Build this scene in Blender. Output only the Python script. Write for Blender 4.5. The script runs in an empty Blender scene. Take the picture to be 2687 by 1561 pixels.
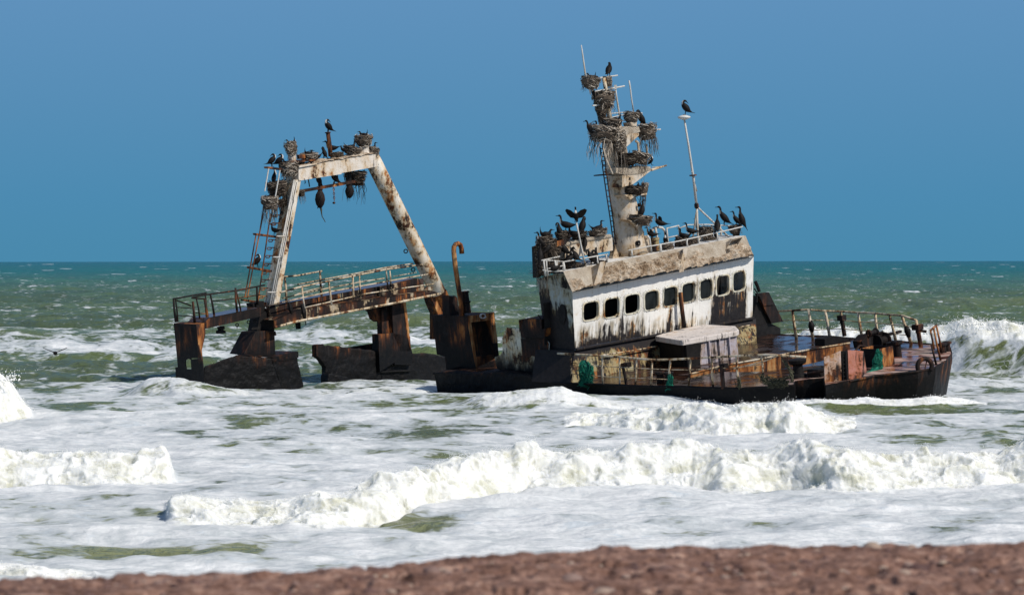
import bpy, math, random
import numpy as np
random.seed(7)
rng = np.random.default_rng(11)
scn = bpy.context.scene
COL = scn.collection
rad = math.radians

# ------------------------------------------------------------------ camera geometry (metres; camera looks along +Y)
FPX, CX, HY, CAMH = 8317.0, 1343.5, 683.5, 5.0
C = np.array([0.0, 0.0, CAMH])
Z = np.array([0.0, 0.0, 1.0])
TH, PH = rad(45), rad(7.7)
F = np.array([math.sin(TH), -math.cos(TH), 0.0])          # ship: forward
R0 = np.array([math.cos(TH), math.sin(TH), 0.0])
R = R0 * math.cos(PH) + Z * math.sin(PH)                  # ship: across, rising with the list
UP = -R0 * math.sin(PH) + Z * math.cos(PH)                # ship: up

def ray(p):
    return np.array([(p[0] - CX) / FPX, 1.0, -(p[1] - HY) / FPX])
def at(p, d):
    return C + ray(p) * d
O = at((1505.6, 925.5), 116.0)                            # foot of the wheelhouse front, starboard corner
def plane(n, off):
    n = np.array(n, float)
    return lambda p: C + ray(p) * ((off + (O - C) @ n) / (ray(p) @ n))
def pa(a): return plane(F, a)                             # surface across the ship, a metres ahead of the wheelhouse front
def pb(b): return plane(R, b)                             # surface along the ship, b metres to port
def pc(c): return plane(UP, c)                            # surface parallel to the deck
def plane3(p, q, r):
    n = np.cross(q - p, r - p); n = n / np.linalg.norm(n)
    return lambda s: C + ray(s) * (((p - C) @ n) / (ray(s) @ n))
def S(a, b, c): return O + F * a + R * b + UP * c         # point from ship coordinates
def crop(x0, y0, s): return lambda x, y: (x0 + x * s, y0 + y * s)
cA = crop(1380, 540, .36881); cM = crop(1480, 100, .27318); cT = crop(1540, 400, .20495); cB = crop(1900, 760, .25397)
cG = crop(660, 310, .20492); cL = crop(430, 560, .34159); cR = crop(780, 620, .30059); cH = crop(1100, 800, .2381)
cN = crop(1390, 560, .13661); cK = crop(1640, 560, .142857); cV = crop(0, 0, 1 / .93785)

# ------------------------------------------------------------------ noise
def _h(ix, iy, iz, s):
    n = (ix.astype(np.int64) * 374761393 + iy.astype(np.int64) * 668265263 + iz.astype(np.int64) * 2147483647 + s * 1274126177) & 0xffffffff
    n = ((n ^ (n >> 13)) * 1274126177) & 0xffffffff
    n = ((n ^ (n >> 16)) * 2246822519) & 0xffffffff
    return (((n ^ (n >> 15)) & 0xffff) / 32767.5 - 1.0)
def noise3(x, y, z, s=0):
    x = np.asarray(x, float); y = np.asarray(y, float) + 0 * x; z = np.asarray(z, float) + 0 * x
    fx, fy, fz = np.floor(x), np.floor(y), np.floor(z)
    u, v, w = x - fx, y - fy, z - fz
    u = u * u * (3 - 2 * u); v = v * v * (3 - 2 * v); w = w * w * (3 - 2 * w)
    r = 0
    for a in (0, 1):
        for b in (0, 1):
            for c in (0, 1):
                r = r + _h(fx + a, fy + b, fz + c, s) * (u if a else 1 - u) * (v if b else 1 - v) * (w if c else 1 - w)
    return r
def noise2(x, y, s=0):
    x = np.asarray(x, float); y = np.asarray(y, float)
    fx, fy = np.floor(x), np.floor(y)
    u, v = x - fx, y - fy
    u = u * u * u * (u * (6 * u - 15) + 10); v = v * v * v * (v * (6 * v - 15) + 10)
    z0 = np.zeros_like(fx)
    return (_h(fx, fy, z0, s) * (1 - u) * (1 - v) + _h(fx + 1, fy, z0, s) * u * (1 - v)
            + _h(fx, fy + 1, z0, s) * (1 - u) * v + _h(fx + 1, fy + 1, z0, s) * u * v)
def fbm2(x, y, s=0, o=4, g=.5):
    r, a = 0, 1.0
    for k in range(o):
        r = r + a * noise2(x * 2 ** k + 17.3 * k, y * 2 ** k - 9.1 * k, s + k); a *= g
    return r
def sstep(a, b, x):
    t = np.clip((x - a) / (b - a), 0, 1); return t * t * (3 - 2 * t)

# ------------------------------------------------------------------ mesh builder
class MB:
    def __init__(s): s.v = []; s.f = []; s.g = []
    def add(s, vs, fs, g=0.0):
        n = len(s.v); s.v += [tuple(map(float, p)) for p in vs]
        s.f += [tuple(i + n for i in f) for f in fs]
        s.g += list(g) if hasattr(g, '__len__') else [g] * len(vs)
    def prism(s, poly, ext, g=0.0, both=False):
        ext = np.array(ext, float); n = len(poly); p = [np.array(q, float) for q in poly]
        if both: p = [q - ext / 2 for q in p]
        vs = p + [q + ext for q in p]
        s.add(vs, [tuple(range(n)), tuple(range(2 * n - 1, n - 1, -1))] + [(i, i + n, (i + 1) % n + n, (i + 1) % n) for i in range(n)], g)
    def hexa(s, a, b, g=0.0):                              # two quads, same winding
        s.add(list(a) + list(b), [(0, 1, 2, 3), (7, 6, 5, 4), (0, 4, 5, 1), (1, 5, 6, 2), (2, 6, 7, 3), (3, 7, 4, 0)], g)
    def box(s, o, x, y, z, g=0.0):
        o, x, y, z = (np.array(q, float) for q in (o, x, y, z))
        s.hexa([o, o + x, o + x + y, o + y], [o + z, o + x + z, o + x + y + z, o + y + z], g)
    def tube(s, pts, r, n=8, g=0.0, cap=True):
        pts = [np.array(p, float) for p in pts]; m = len(pts)
        rs = r if hasattr(r, '__len__') else [r] * m
        t0 = pts[1] - pts[0]
        ref = Z if abs(t0[2]) < .9 * np.linalg.norm(t0) else np.array([1.0, 0, 0])
        vs = []
        for i in range(m):
            t = pts[min(i + 1, m - 1)] - pts[max(i - 1, 0)]; t = t / (np.linalg.norm(t) + 1e-9)
            e = np.cross(t, ref); e /= np.linalg.norm(e) + 1e-9
            q = np.cross(e, t)
            if i and np.dot(e, pe) < 0: e, q = -e, -q
            pe = e; ref = q
            for k in range(n):
                a = 2 * math.pi * k / n
                vs.append(pts[i] + rs[i] * (math.cos(a) * e + math.sin(a) * q))
        fs = [(i * n + k, i * n + (k + 1) % n, (i + 1) * n + (k + 1) % n, (i + 1) * n + k) for i in range(m - 1) for k in range(n)]
        if cap: fs += [tuple(range(n - 1, -1, -1)), tuple(range((m - 1) * n, m * n))]
        s.add(vs, fs, g)
    def lathe(s, base, axis, prof, n=16, g=0.0):           # prof: (distance along axis, radius)
        axis = np.array(axis, float); axis /= np.linalg.norm(axis)
        pts = [np.array(base, float) + axis * max(h, 0 if i == 0 else prof[0][0] - 9) for i, (h, r) in enumerate(prof)]
        e = np.cross(axis, [0.3, .5, .81] if abs(axis[2]) > .9 else Z); e /= np.linalg.norm(e); q = np.cross(axis, e)
        vs = []
        for (h, r) in prof:
            for k in range(n):
                a = 2 * math.pi * k / n
                vs.append(np.array(base) + axis * h + r * (math.cos(a) * e + math.sin(a) * q))
        m = len(prof)
        fs = [(i * n + k, i * n + (k + 1) % n, (i + 1) * n + (k + 1) % n, (i + 1) * n + k) for i in range(m - 1) for k in range(n)]
        fs += [tuple(range(n - 1, -1, -1)), tuple(range((m - 1) * n, m * n))]
        s.add(vs, fs, g)
    def grid(s, fn, nu, nv, gfn=None):                     # fn(u,v)->point
        vs, gs = [], []
        for j in range(nv + 1):
            for i in range(nu + 1):
                vs.append(fn(i / nu, j / nv)); gs.append(gfn(i / nu, j / nv) if gfn else 0.0)
        s.add(vs, [(j * (nu + 1) + i, j * (nu + 1) + i + 1, (j + 1) * (nu + 1) + i + 1, (j + 1) * (nu + 1) + i) for j in range(nv) for i in range(nu)], gs)
    def build(s, name, mat, parent=None, smooth=False, bevel=0.0, label=None):
        off = np.array(parent_loc(parent))
        me = bpy.data.meshes.new(name)
        v = (np.array(s.v) - off).tolist()
        me.from_pydata(v, [], s.f)
        if any(s.g):
            at_ = me.attributes.new('g', 'FLOAT', 'POINT'); at_.data.foreach_set('value', np.array(s.g, np.float32))
        me.materials.append(mat)
        if smooth: me.polygons.foreach_set('use_smooth', [True] * len(me.polygons))
        me.update()
        o = bpy.data.objects.new(name, me); COL.objects.link(o)
        if parent is not None: o.parent = parent
        if bevel:
            b = o.modifiers.new('b', 'BEVEL'); b.width = bevel; b.segments = 2; b.limit_method = 'ANGLE'
        if label: o['label'] = label
        return o
def corrode(o, voxel=.05, amp=.09, size=.35):
    r = o.modifiers.new('r', 'REMESH'); r.mode = 'VOXEL'; r.voxel_size = voxel
    tx = bpy.data.textures.get('corrosion') or bpy.data.textures.new('corrosion', 'CLOUDS'); tx.noise_scale = size; tx.noise_depth = 5
    d = o.modifiers.new('d', 'DISPLACE'); d.texture = tx; d.strength = amp; d.mid_level = .5; d.texture_coords = 'LOCAL'
    return o
def parent_loc(p):
    l = np.zeros(3)
    while p is not None: l = l + np.array(p.location); p = p.parent
    return l
def tag(o, label=None, cat=None, group=None, kind=None):
    if label: o['label'] = label
    if cat: o['category'] = cat
    if group: o['group'] = group
    if kind: o['kind'] = kind
    return o
def empty(name, loc):
    o = bpy.data.objects.new(name, None); o.location = [float(x) for x in loc]; o.empty_display_size = .2; COL.objects.link(o); return o

# ------------------------------------------------------------------ materials
class NT:
    def __init__(s, name):
        s.m = bpy.data.materials.new(name); s.m.use_nodes = True
        s.t = s.m.node_tree; s.t.nodes.clear()
        s.out = s.n('ShaderNodeOutputMaterial')
    def n(s, typ, **kw):
        nd = s.t.nodes.new(typ)
        for k, v in kw.items(): setattr(nd, k, v)
        return nd
    def put(s, sock, v):
        if hasattr(v, 'node'): s.t.links.new(v, sock)
        elif v is not None: sock.default_value = v if not isinstance(v, tuple) or len(v) != 3 or sock.type == 'VECTOR' else (*v, 1)
    def pos(s): return s.n('ShaderNodeNewGeometry').outputs['Position']
    def scale(s, v, sc, loc=(0, 0, 0), rot=(0, 0, 0)):
        m = s.n('ShaderNodeMapping'); s.put(m.inputs['Vector'], v); m.inputs['Scale'].default_value = sc; m.inputs['Location'].default_value = loc; m.inputs['Rotation'].default_value = rot
        return m.outputs[0]
    def noise(s, v, sc=1.0, det=5, rough=.55, dist=0.0):
        n = s.n('ShaderNodeTexNoise'); s.put(n.inputs['Vector'], v)
        n.inputs['Scale'].default_value = sc; n.inputs['Detail'].default_value = det; n.inputs['Roughness'].default_value = rough; n.inputs['Distortion'].default_value = dist
        return n.outputs['Fac']
    def voro(s, v, sc=1.0, feat='DISTANCE_TO_EDGE', out='Distance'):
        n = s.n('ShaderNodeTexVoronoi', feature=feat); s.put(n.inputs['Vector'], v); n.inputs['Scale'].default_value = sc
        return n.outputs[out]
    def attr(s, nm='g'): return s.n('ShaderNodeAttribute', attribute_name=nm).outputs['Fac']
    def m1(s, op, a, b=None, c=None):
        n = s.n('ShaderNodeMath', operation=op)
        for i, x in enumerate((a, b, c)):
            if x is not None: s.put(n.inputs[i], x)
        return n.outputs[0]
    def add(s, a, b): return s.m1('ADD', a, b)
    def mul(s, a, b): return s.m1('MULTIPLY', a, b)
    def mad(s, a, b, c): return s.m1('MULTIPLY_ADD', a, b, c)
    def step(s, a, b, x):
        n = s.n('ShaderNodeMapRange', interpolation_type='SMOOTHSTEP'); s.put(n.inputs['Value'], x)
        s.put(n.inputs['From Min'], a); s.put(n.inputs['From Max'], b); return n.outputs[0]
    def sep(s, v):
        n = s.n('ShaderNodeSeparateXYZ'); s.put(n.inputs[0], v); return n.outputs
    def mix(s, f, a, b):
        n = s.n('ShaderNodeMix', data_type='RGBA'); s.put(n.inputs[0], f); s.put(n.inputs[6], a); s.put(n.inputs[7], b); return n.outputs[2]
    def ramp(s, f, stops, interp='LINEAR'):
        n = s.n('ShaderNodeValToRGB'); s.put(n.inputs[0], f); e = n.color_ramp.elements; n.color_ramp.interpolation = interp
        while len(e) < len(stops): e.new(.5)
        for q, (p, c) in zip(e, stops): q.position = p; q.color = (*c, 1)
        return n.outputs[0]
    def bump(s, h, st=.5, dist=.05, nrm=None):
        n = s.n('ShaderNodeBump'); s.put(n.inputs['Height'], h); n.inputs['Strength'].default_value = st; n.inputs['Distance'].default_value = dist
        if nrm is not None: s.put(n.inputs['Normal'], nrm)
        return n.outputs[0]
    def bsdf(s, col, rough=.8, nrm=None, spec=None, ior=None, metal=0):
        b = s.n('ShaderNodeBsdfPrincipled'); s.put(b.inputs['Base Color'], col); s.put(b.inputs['Roughness'], rough)
        if nrm is not None: s.put(b.inputs['Normal'], nrm)
        if spec is not None: s.put(b.inputs['Specular IOR Level'], spec)
        if ior: b.inputs['IOR'].default_value = ior
        b.inputs['Metallic'].default_value = metal
        return b
    def done(s, sh):
        s.t.links.new(sh.outputs[0] if hasattr(sh, 'outputs') else sh, s.out.inputs[0]); return s.m

RUST = [(.0, (.004, .003, .003)), (.34, (.011, .007, .006)), (.50, (.036, .015, .009)), (.63, (.12, .040, .014)), (.76, (.30, .105, .026)), (1, (.46, .25, .10))]
def rusty(name, shift=0.0, paint=0.0, paintcol=(.72, .70, .66), grime=0.0, tide=None, streak=1.0, rough=.75, gain=1.9):
    """layered rust; paint = share of old paint left; grime = share of black weathering; tide = height below which weed has blackened it"""
    t = NT(name); p = t.pos()
    st = t.scale(p, (3.2, 3.2, .55 * (2 - streak)))
    a = t.noise(st, 1.0, 6, .62, .4); b = t.noise(p, .9, 4, .5); c = t.noise(t.scale(p, (9, 9, 1.2)), 1.0, 4, .6)
    v = t.add(t.mad(t.add(a, -.5), gain, .5 + shift), t.mul(t.add(b, -.5), 1.2))
    col = t.ramp(v, RUST)
    fine = t.noise(p, 14, 4, .6)
    col = t.mix(t.mul(t.step(.45, .75, fine), .45), col, t.mix(.5, col, (.02, .013, .01)))
    g = t.attr('g')
    if paint > 0:
        w = t.add(t.mul(t.noise(p, 1.6, 6, .68, .3), .6), t.mul(t.noise(st, .8, 5, .6), .4))
        w = t.add(w, t.mul(t.noise(p, 11, 3, .6), .12))
        thr = .56 + (.5 - paint) * .42
        mask = t.step(thr - .03, thr + .035, t.add(w, t.mul(g, -.16)))
        halo = t.step(thr - .02, thr + .16, t.add(w, t.mul(g, -.12)))
        pc_ = t.mix(halo, (paintcol[0] * .78, paintcol[1] * .62, paintcol[2] * .42), paintcol)
        pc_ = t.mix(t.mul(t.step(.5, .72, c), .22), pc_, (.33, .27, .2))
        col = t.mix(mask, col, pc_)
    gm = t.add(t.mul(t.noise(t.scale(p, (11, 11, .5)), 1.0, 7, .68, .5), .65), t.mul(t.noise(p, 2.6, 5, .6), .35))
    gthr = t.mad(g, -.34, .66 - grime * .3)
    gm = t.mad(t.add(gm, -.5), 2.3, .5)
    gmask = t.step(t.add(gthr, -.08), t.add(gthr, .12), gm)
    col = t.mix(t.mul(t.step(.10, .6, g), t.mul(t.step(.40, .62, t.noise(t.scale(p, (6, 6, .6)), 1.0, 6, .7)), .75)), col, (.20, .15, .075))
    col = t.mix(gmask, col, t.mix(t.noise(p, 5, 3), (.006, .005, .006), (.03, .025, .024)))
    rg = t.mad(t.noise(p, 6, 3), -.25, rough + .1)
    if tide is not None:
        z = t.sep(p)[2]
        k = t.step(tide[1], tide[0], t.add(z, t.mul(t.add(t.noise(t.scale(p, (2.5, 2.5, .8)), 1.0, 5, .6), -.5), 1.5)))
        col = t.mix(k, col, t.mix(t.step(.5, .75, t.noise(p, 7, 6, .75)), (.0025, .0025, .003), (.015, .012, .010)))
        rg = t.mad(k, -.2, rg)
    h = t.add(t.mul(t.noise(p, 3.5, 5, .6), 1.0), t.mul(t.noise(p, 18, 4, .65), .35))
    return t.done(t.bsdf(col, rg, t.bump(h, .55, .05), spec=.2))

def plain(name, col, var=.25, sc=6, rough=.8, bump=.3, spec=.3, metal=0):
    t = NT(name); p = t.pos()
    n = t.noise(p, sc, 5, .6)
    c2 = tuple(x * (1 - var) for x in col); c3 = tuple(min(1, x * (1 + var)) for x in col)
    return t.done(t.bsdf(t.ramp(n, [(.3, c2), (.7, c3)]), rough, t.bump(t.noise(p, sc * 3, 4), bump, .02), spec=spec, metal=metal))

M = {}
M['white'] = rusty('white_paint_weathered', .12, .86, grime=.0, rough=.6)
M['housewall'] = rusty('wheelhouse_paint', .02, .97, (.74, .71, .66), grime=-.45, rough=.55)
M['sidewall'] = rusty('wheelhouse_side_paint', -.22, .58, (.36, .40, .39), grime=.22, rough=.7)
M['lowwall'] = rusty('lower_house_paint', .0, .56, (.34, .30, .18), grime=.30, rough=.7)
M['beam'] = rusty('gantry_beam_paint', .10, .68, (.64, .57, .49), grime=-.1)
M['leg'] = rusty('gantry_leg_paint', .18, .58, (.66, .61, .53), grime=-.02)
M['mast'] = rusty('mast_paint', -.04, .68, (.54, .47, .385), grime=-.02)
M['rust'] = rusty('rusted_steel', .06)
M['rustdark'] = rusty('dark_rusted_steel', -.17, grime=.1)
M['orange'] = rusty('orange_rusted_steel', .15, gain=2.3, grime=.1)
M['hull'] = rusty('blackened_hull', -.12, grime=.05, tide=(.55, 1.35), rough=.8)
M['sternhull'] = rusty('blackened_stern_hull', -.14, grime=.15, tide=(.75, 1.6), rough=.8)
M['stern'] = rusty('rusted_stern_plate', -.08, grime=.16, tide=(.9, 2.2))
M['sternorange'] = rusty('orange_stern_plate', .22, grime=.05, tide=(.5, 1.9))
M['girder'] = rusty('walkway_girder_paint', -.04, .36, (.46, .42, .36), grime=.16)
M['rail'] = rusty('rail_paint_rusty', .06, .60, (.62, .55, .44), grime=.14)
M['railold'] = rusty('rail_paint_old', -.14, .58, (.58, .52, .43), grime=.1)
M['railclean'] = rusty('rail_paint', .1, .9, (.52, .50, .46), grime=-.1)
M['plate'] = rusty('pink_primer_plate', .02, .56, (.52, .22, .17), grime=.1, gain=2.2)
M['platepale'] = rusty('pale_primer_plate', .05, .58, (.55, .42, .38), grime=.12)
M['hatchlid'] = rusty('hatch_lid_paint', .0, .88, (.62, .55, .5), grime=-.02)
M['hatchbox'] = rusty('hatch_side_paint', -.1, .66, (.42, .38, .42), grime=.16)
M['blackpart'] = plain('blackened_and_shade_metal', (.008, .0065, .006), .6, 5, .65, .6, spec=.2)  # also colours the sheets that paint shade on hatch, bin and hood
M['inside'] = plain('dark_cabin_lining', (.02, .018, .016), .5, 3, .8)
M['frame'] = rusty('window_frame_paint', .12, .8, (.66, .64, .54), grime=-.05)
def glass():
    t = NT('grimy_glass'); p = t.pos()
    c = t.ramp(t.noise(t.scale(p, (2, 2, 1)), 1.6, 5, .6), [(.3, (.003, .004, .004)), (.75, (.022, .026, .026))])
    return t.done(t.bsdf(c, .2, None, spec=.14))
M['glass'] = glass()
def guano():
    t = NT('guano_crust'); p = t.pos(); g = t.attr('g')
    n = t.noise(p, 2.2, 6, .65); f = t.noise(t.scale(p, (9, 9, 7)), 1.0, 5, .75)
    c = t.ramp(t.add(t.mul(n, .6), t.mul(f, .5)), [(.40, (.07, .040, .024)), (.47, (.33, .225, .14)), (.55, (.55, .42, .295)), (.68, (.76, .66, .53))])
    c = t.mix(t.mul(t.step(.4, .1, g), .85), c, t.ramp(n, [(.3, (.40, .32, .235)), (.7, (.60, .53, .43))]))
    h = t.add(t.mul(f, .7), t.noise(p, 30, 3, .6))
    return t.done(t.bsdf(c, .95, t.bump(h, 1.0, .09), spec=.1))
M['guano'] = guano()
def deckmat():
    t = NT('wet_rusty_deck'); p = t.pos()
    r = t.scale(p, (1, 1, 1), rot=(0, 0, rad(45)))
    s1 = t.noise(t.scale(r, (.55, 2.2, 1)), 1.6, 6, .62, .5); n = t.noise(p, 1.1, 5, .55); pale = t.noise(t.scale(r, (.6, 3.2, 1)), 1.0, 6, .65)
    c = t.ramp(s1, [(.36, (.004, .003, .0025)), (.48, (.018, .009, .006)), (.59, (.048, .020, .012)), (.76, (.12, .065, .04))])
    bow = t.step(8.3, 10.2, t.m1('SUBTRACT', t.mul(t.sep(p)[0], .82), t.mul(t.add(t.sep(p)[1], -113.0), .75)))
    c = t.mix(t.mul(bow, t.step(.42, .6, pale)), c, t.ramp(n, [(.35, (.28, .10, .075)), (.65, (.5, .38, .31))]))
    wet = t.step(.66, .50, t.add(n, t.mul(bow, .10)))
    rg = t.mad(wet, -.62, .72)
    h = t.noise(t.scale(r, (1.2, 4, 1)), 3.0, 4, .6)
    return t.done(t.bsdf(c, rg, t.bump(h, .25, .02), spec=.5))
M['deck'] = deckmat()
M['walkdeck'] = (lambda t: t.done(t.bsdf(t.ramp(t.noise(t.pos(), 2.5, 5), [(.35, (.02, .016, .014)), (.65, (.10, .05, .03))]), .22, t.bump(t.noise(t.pos(), 8, 4), .25, .02), spec=.5)))(NT('wet_walkway_plate'))
def twigmat():
    t = NT('nest_twigs'); g = t.attr('g')
    c = t.ramp(g, [(.0, (.022, .016, .012)), (.3, (.10, .075, .055)), (.6, (.29, .235, .18)), (1, (.62, .55, .46))])
    return t.done(t.bsdf(c, .9, None, spec=.15))
M['twig'] = twigmat()
def feather():
    t = NT('cormorant_plumage'); g = t.attr('g'); p = t.pos()
    n = t.noise(p, 28, 4, .6)
    dark = t.ramp(n, [(.35, (.004, .0038, .004)), (.7, (.018, .014, .012))])
    c = t.mix(t.step(.3, .6, g), dark, t.ramp(n, [(.3, (.55, .5, .44)), (.7, (.78, .76, .72))]))
    return t.done(t.bsdf(c, .6, t.bump(n, .3, .01), spec=.12))
M['feather'] = feather()
def netmat():
    t = NT('green_fishing_net'); p = t.pos()
    n = t.noise(p, 9, 4, .6)
    return t.done(t.bsdf(t.ramp(n, [(.3, (.002, .04, .028)), (.6, (.006, .17, .105)), (.8, (.02, .30, .19))]), .7, None, spec=.3))
M['net'] = netmat()
M['ropemat'] = plain('old_rope', (.05, .048, .028), .6, 12, .9)
M['lamp'] = plain('white_enamel', (.62, .6, .55), .15, 5, .5)
# ------------------------------------------------------------------ sky, sun, camera
w = bpy.data.worlds.new("World"); scn.world = w; w.use_nodes = True
nt = w.node_tree; nt.nodes.clear()
SUN = np.array([.57, -.42, .71]); SUN /= np.linalg.norm(SUN)
el = math.asin(SUN[2]); az = math.atan2(SUN[0], SUN[1])
sk = nt.nodes.new('ShaderNodeTexSky'); sk.sky_type = 'NISHITA'; sk.sun_disc = False
sk.sun_elevation = el; sk.sun_rotation = az; sk.air_density = 1.0; sk.dust_density = .3; sk.ozone_density = 1.5
bg = nt.nodes.new('ShaderNodeBackground'); bg.inputs[1].default_value = .10
nt.links.new(sk.outputs[0], bg.inputs[0])
tc = nt.nodes.new('ShaderNodeTexCoord'); sp = nt.nodes.new('ShaderNodeSeparateXYZ'); nt.links.new(tc.outputs['Generated'], sp.inputs[0])
mr = nt.nodes.new('ShaderNodeMapRange'); mr.inputs['From Min'].default_value = 0; mr.inputs['From Max'].default_value = .25
nt.links.new(sp.outputs[2], mr.inputs['Value'])
cr = nt.nodes.new('ShaderNodeValToRGB'); nt.links.new(mr.outputs[0], cr.inputs[0])
e = cr.color_ramp.elements
e[0].position = 0; e[0].color = (.068, .250, .412, 1); e[1].position = .08; e[1].color = (.074, .256, .440, 1)
for p_, c_ in ((.20, (.095, .268, .468)), (.34, (.118, .285, .505)), (1, (.10, .24, .52))):
    q = e.new(p_); q.color = (*c_, 1)
bg2 = nt.nodes.new('ShaderNodeBackground'); bg2.inputs[1].default_value = 1.0; nt.links.new(cr.outputs[0], bg2.inputs[0])
mr2 = nt.nodes.new('ShaderNodeMapRange'); mr2.interpolation_type = 'SMOOTHSTEP'; mr2.inputs['From Min'].default_value = .12; mr2.inputs['From Max'].default_value = .4
nt.links.new(sp.outputs[2], mr2.inputs['Value'])
mx = nt.nodes.new('ShaderNodeMixShader'); nt.links.new(mr2.outputs[0], mx.inputs[0]); nt.links.new(bg2.outputs[0], mx.inputs[1]); nt.links.new(bg.outputs[0], mx.inputs[2])
wo = nt.nodes.new('ShaderNodeOutputWorld'); nt.links.new(mx.outputs[0], wo.inputs[0])

sl = bpy.data.lights.new('sun', 'SUN'); sl.energy = 4.2; sl.angle = rad(.53); sl.color = (1, .955, .88)
so = bpy.data.objects.new('sun', sl); COL.objects.link(so); so.location = (40, 60, 60)
from mathutils import Vector
so.rotation_euler = Vector(-SUN).to_track_quat('-Z', 'Y').to_euler()

cam = bpy.data.cameras.new('camera'); co = bpy.data.objects.new('camera', cam); COL.objects.link(co)
co.location = (0, 0, CAMH); co.rotation_euler = (rad(90), rad(.05), 0)
cam.sensor_width = 36; cam.lens = 36 * FPX / 2687; cam.shift_y = -(780.5 - HY) / 2687 * -1 * -1
cam.clip_start = .5; cam.clip_end = 60000
cam.dof.use_dof = True; cam.dof.focus_distance = 112; cam.dof.aperture_fstop = 4.8
scn.camera = co
scn.view_settings.view_transform = 'Standard'; scn.view_settings.look = 'None'; scn.view_settings.exposure = 0; scn.view_settings.gamma = 1
scn.cycles.max_bounces = 5; scn.cycles.diffuse_bounces = 2; scn.cycles.glossy_bounces = 3; scn.cycles.use_denoising = True

# ------------------------------------------------------------------ sea
def interp(x, pts):
    return np.interp(x, [p[0] for p in pts], [p[1] for p in pts])
ps = np.concatenate([np.arange(2.6, 150, .8), np.arange(150, 300, .62), np.arange(300, 840, .42), np.arange(840, 1150, 3)])
ang = np.concatenate([np.arange(-4700, -1560, 16.0), np.arange(-1560, 1560, 2.9), np.arange(1560, 4700, 16.0)]) / FPX
D_ = CAMH * FPX / ps
Y0, T = np.meshgrid(D_, ang, indexing='ij')
X0 = Y0 * T
PX = T * FPX + CX                                          # bearing of the vertex, photo pixels
PY = CAMH * FPX / Y0 + HY
zz = np.zeros_like(X0)
near = sstep(900, 160, Y0)
# long swell running to the beach, crests along x
for lam, amp, dx, ph, pw in ((34, .30, .10, .3, 1), (21, .22, -.14, 1.7, 1), (13, .12, .22, 4.0, 1), (8.2, .085, -.3, 2.2, 1), (5.1, .055, .35, .4, 1)):
    warp = 3.0 * fbm2(X0 / 45, Y0 / 45, int(lam), 2)
    k = 2 * math.pi / lam
    mod = .55 + .6 * fbm2(X0 / (lam * 2.2), Y0 / (lam * 1.6), int(lam) + 50, 2)
    zz += amp * np.clip(mod, .05, 1.4) * (np.sin(k * (Y0 * (1 - dx * dx / 2) + X0 * dx + warp) + ph) + .22 * np.cos(2 * k * (Y0 + X0 * dx + warp) + 2 * ph))
off = sstep(118, 150, Y0)
zz *= (.42 + .58 * off)
zz += (.075 + .12 * off) * fbm2(X0 / 2.4, Y0 / 1.7, 3, 4) * sstep(2500, 300, Y0) + .16 * off * fbm2(X0 / 6.5, Y0 / 3.6, 23, 3)
zz += .03 * fbm2(X0 / .8, Y0 / .8, 9, 3) * sstep(200, 60, Y0)
turb = np.zeros_like(X0); cov = np.zeros_like(X0); lace = np.zeros_like(X0)

def vwave(crest, dfoot, wf, wb, tfrac=0.0, tback=.8, cut=None, jag=.25, seed=0, tmax=1.0, wobble=.9):
    """a breaking wave: crest = [(bearing, photo height of the crest)], dfoot = [(bearing, distance of its foot)]"""
    global zz, turb, cov
    cr_ = [(a / .93785, b / .93785) for a, b in crest]
    yc = interp(PX, cr_) ; df = interp(PX, [(a / .93785, b) for a, b in dfoot])
    wob = wobble * fbm2(X0 / 2.6, np.zeros_like(X0) + seed, 40 + seed, 3)
    df = df + wob
    dc = df + wf
    Hh = CAMH - (yc - HY) / FPX * dc
    x0, x1 = cr_[0][0], cr_[-1][0]
    env = np.ones_like(PX)
    if cut is None: cut = (60, 60)
    if cut[0]: env = env * sstep(x0, x0 + cut[0], PX)
    if cut[1]: env = env * sstep(x1, x1 - cut[1], PX)
    Hh = np.clip(Hh, 0, 4) * env * (1 + jag * fbm2(X0 / 1.1, np.zeros_like(X0) + 3.3 * seed, 60 + seed, 4))
    s = Y0 - df
    fr = sstep(-.02, 1, s / wf) ** .8
    bk = np.exp(-np.clip((s - wf) / wb, 0, 9) ** 2)
    pf = np.where(s < wf, fr, bk) * (s > -.6)
    z1 = Hh * pf
    keep = 1 - .8 * np.clip(pf, 0, 1) * sstep(.02, .3, Hh)
    zz[...] = zz * keep + z1
    frac = pf
    tt = np.where(s < wf, sstep(tfrac - .12, tfrac + .12, frac) if tfrac > 0 else sstep(-.35, .12, s / wf), np.exp(-np.clip((s - wf) / (wb * tback), 0, 9) ** 2)) * env * (Hh > .04) * tmax
    if tfrac < 2: turb[...] = np.maximum(turb, tt)
    return pf * env, Hh, s

# outer breaker behind the bow, green face laced with foam
pf, Hh, s_ = vwave([(1860, 862), (1940, 828), (1990, 818), (2060, 813), (2160, 815), (2270, 808), (2340, 799), (2385, 788), (2430, 800), (2520, 798), (2900, 806)],
      [(1900, 146), (2900, 129)], 5.5, 2.6, tfrac=.70, tback=1.3, cut=(60, 0), jag=.07, seed=1, wobble=.25)
lace = np.maximum(lace, np.where((s_ > -16) & (PX > 2250 / .93785), sstep(-16, -6, s_) * sstep(5.5, 2.0, s_), 0) * .9 * sstep(2250 / .93785, 2420 / .93785, PX))
# splash at the left edge
vwave([(-500, 910), (-120, 905), (0, 922), (30, 950), (55, 985), (85, 1020)], [(-500, 98), (0, 98.5), (85, 101)], 2.6, 2.0, cut=(0, 20), jag=.12, seed=2)
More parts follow.
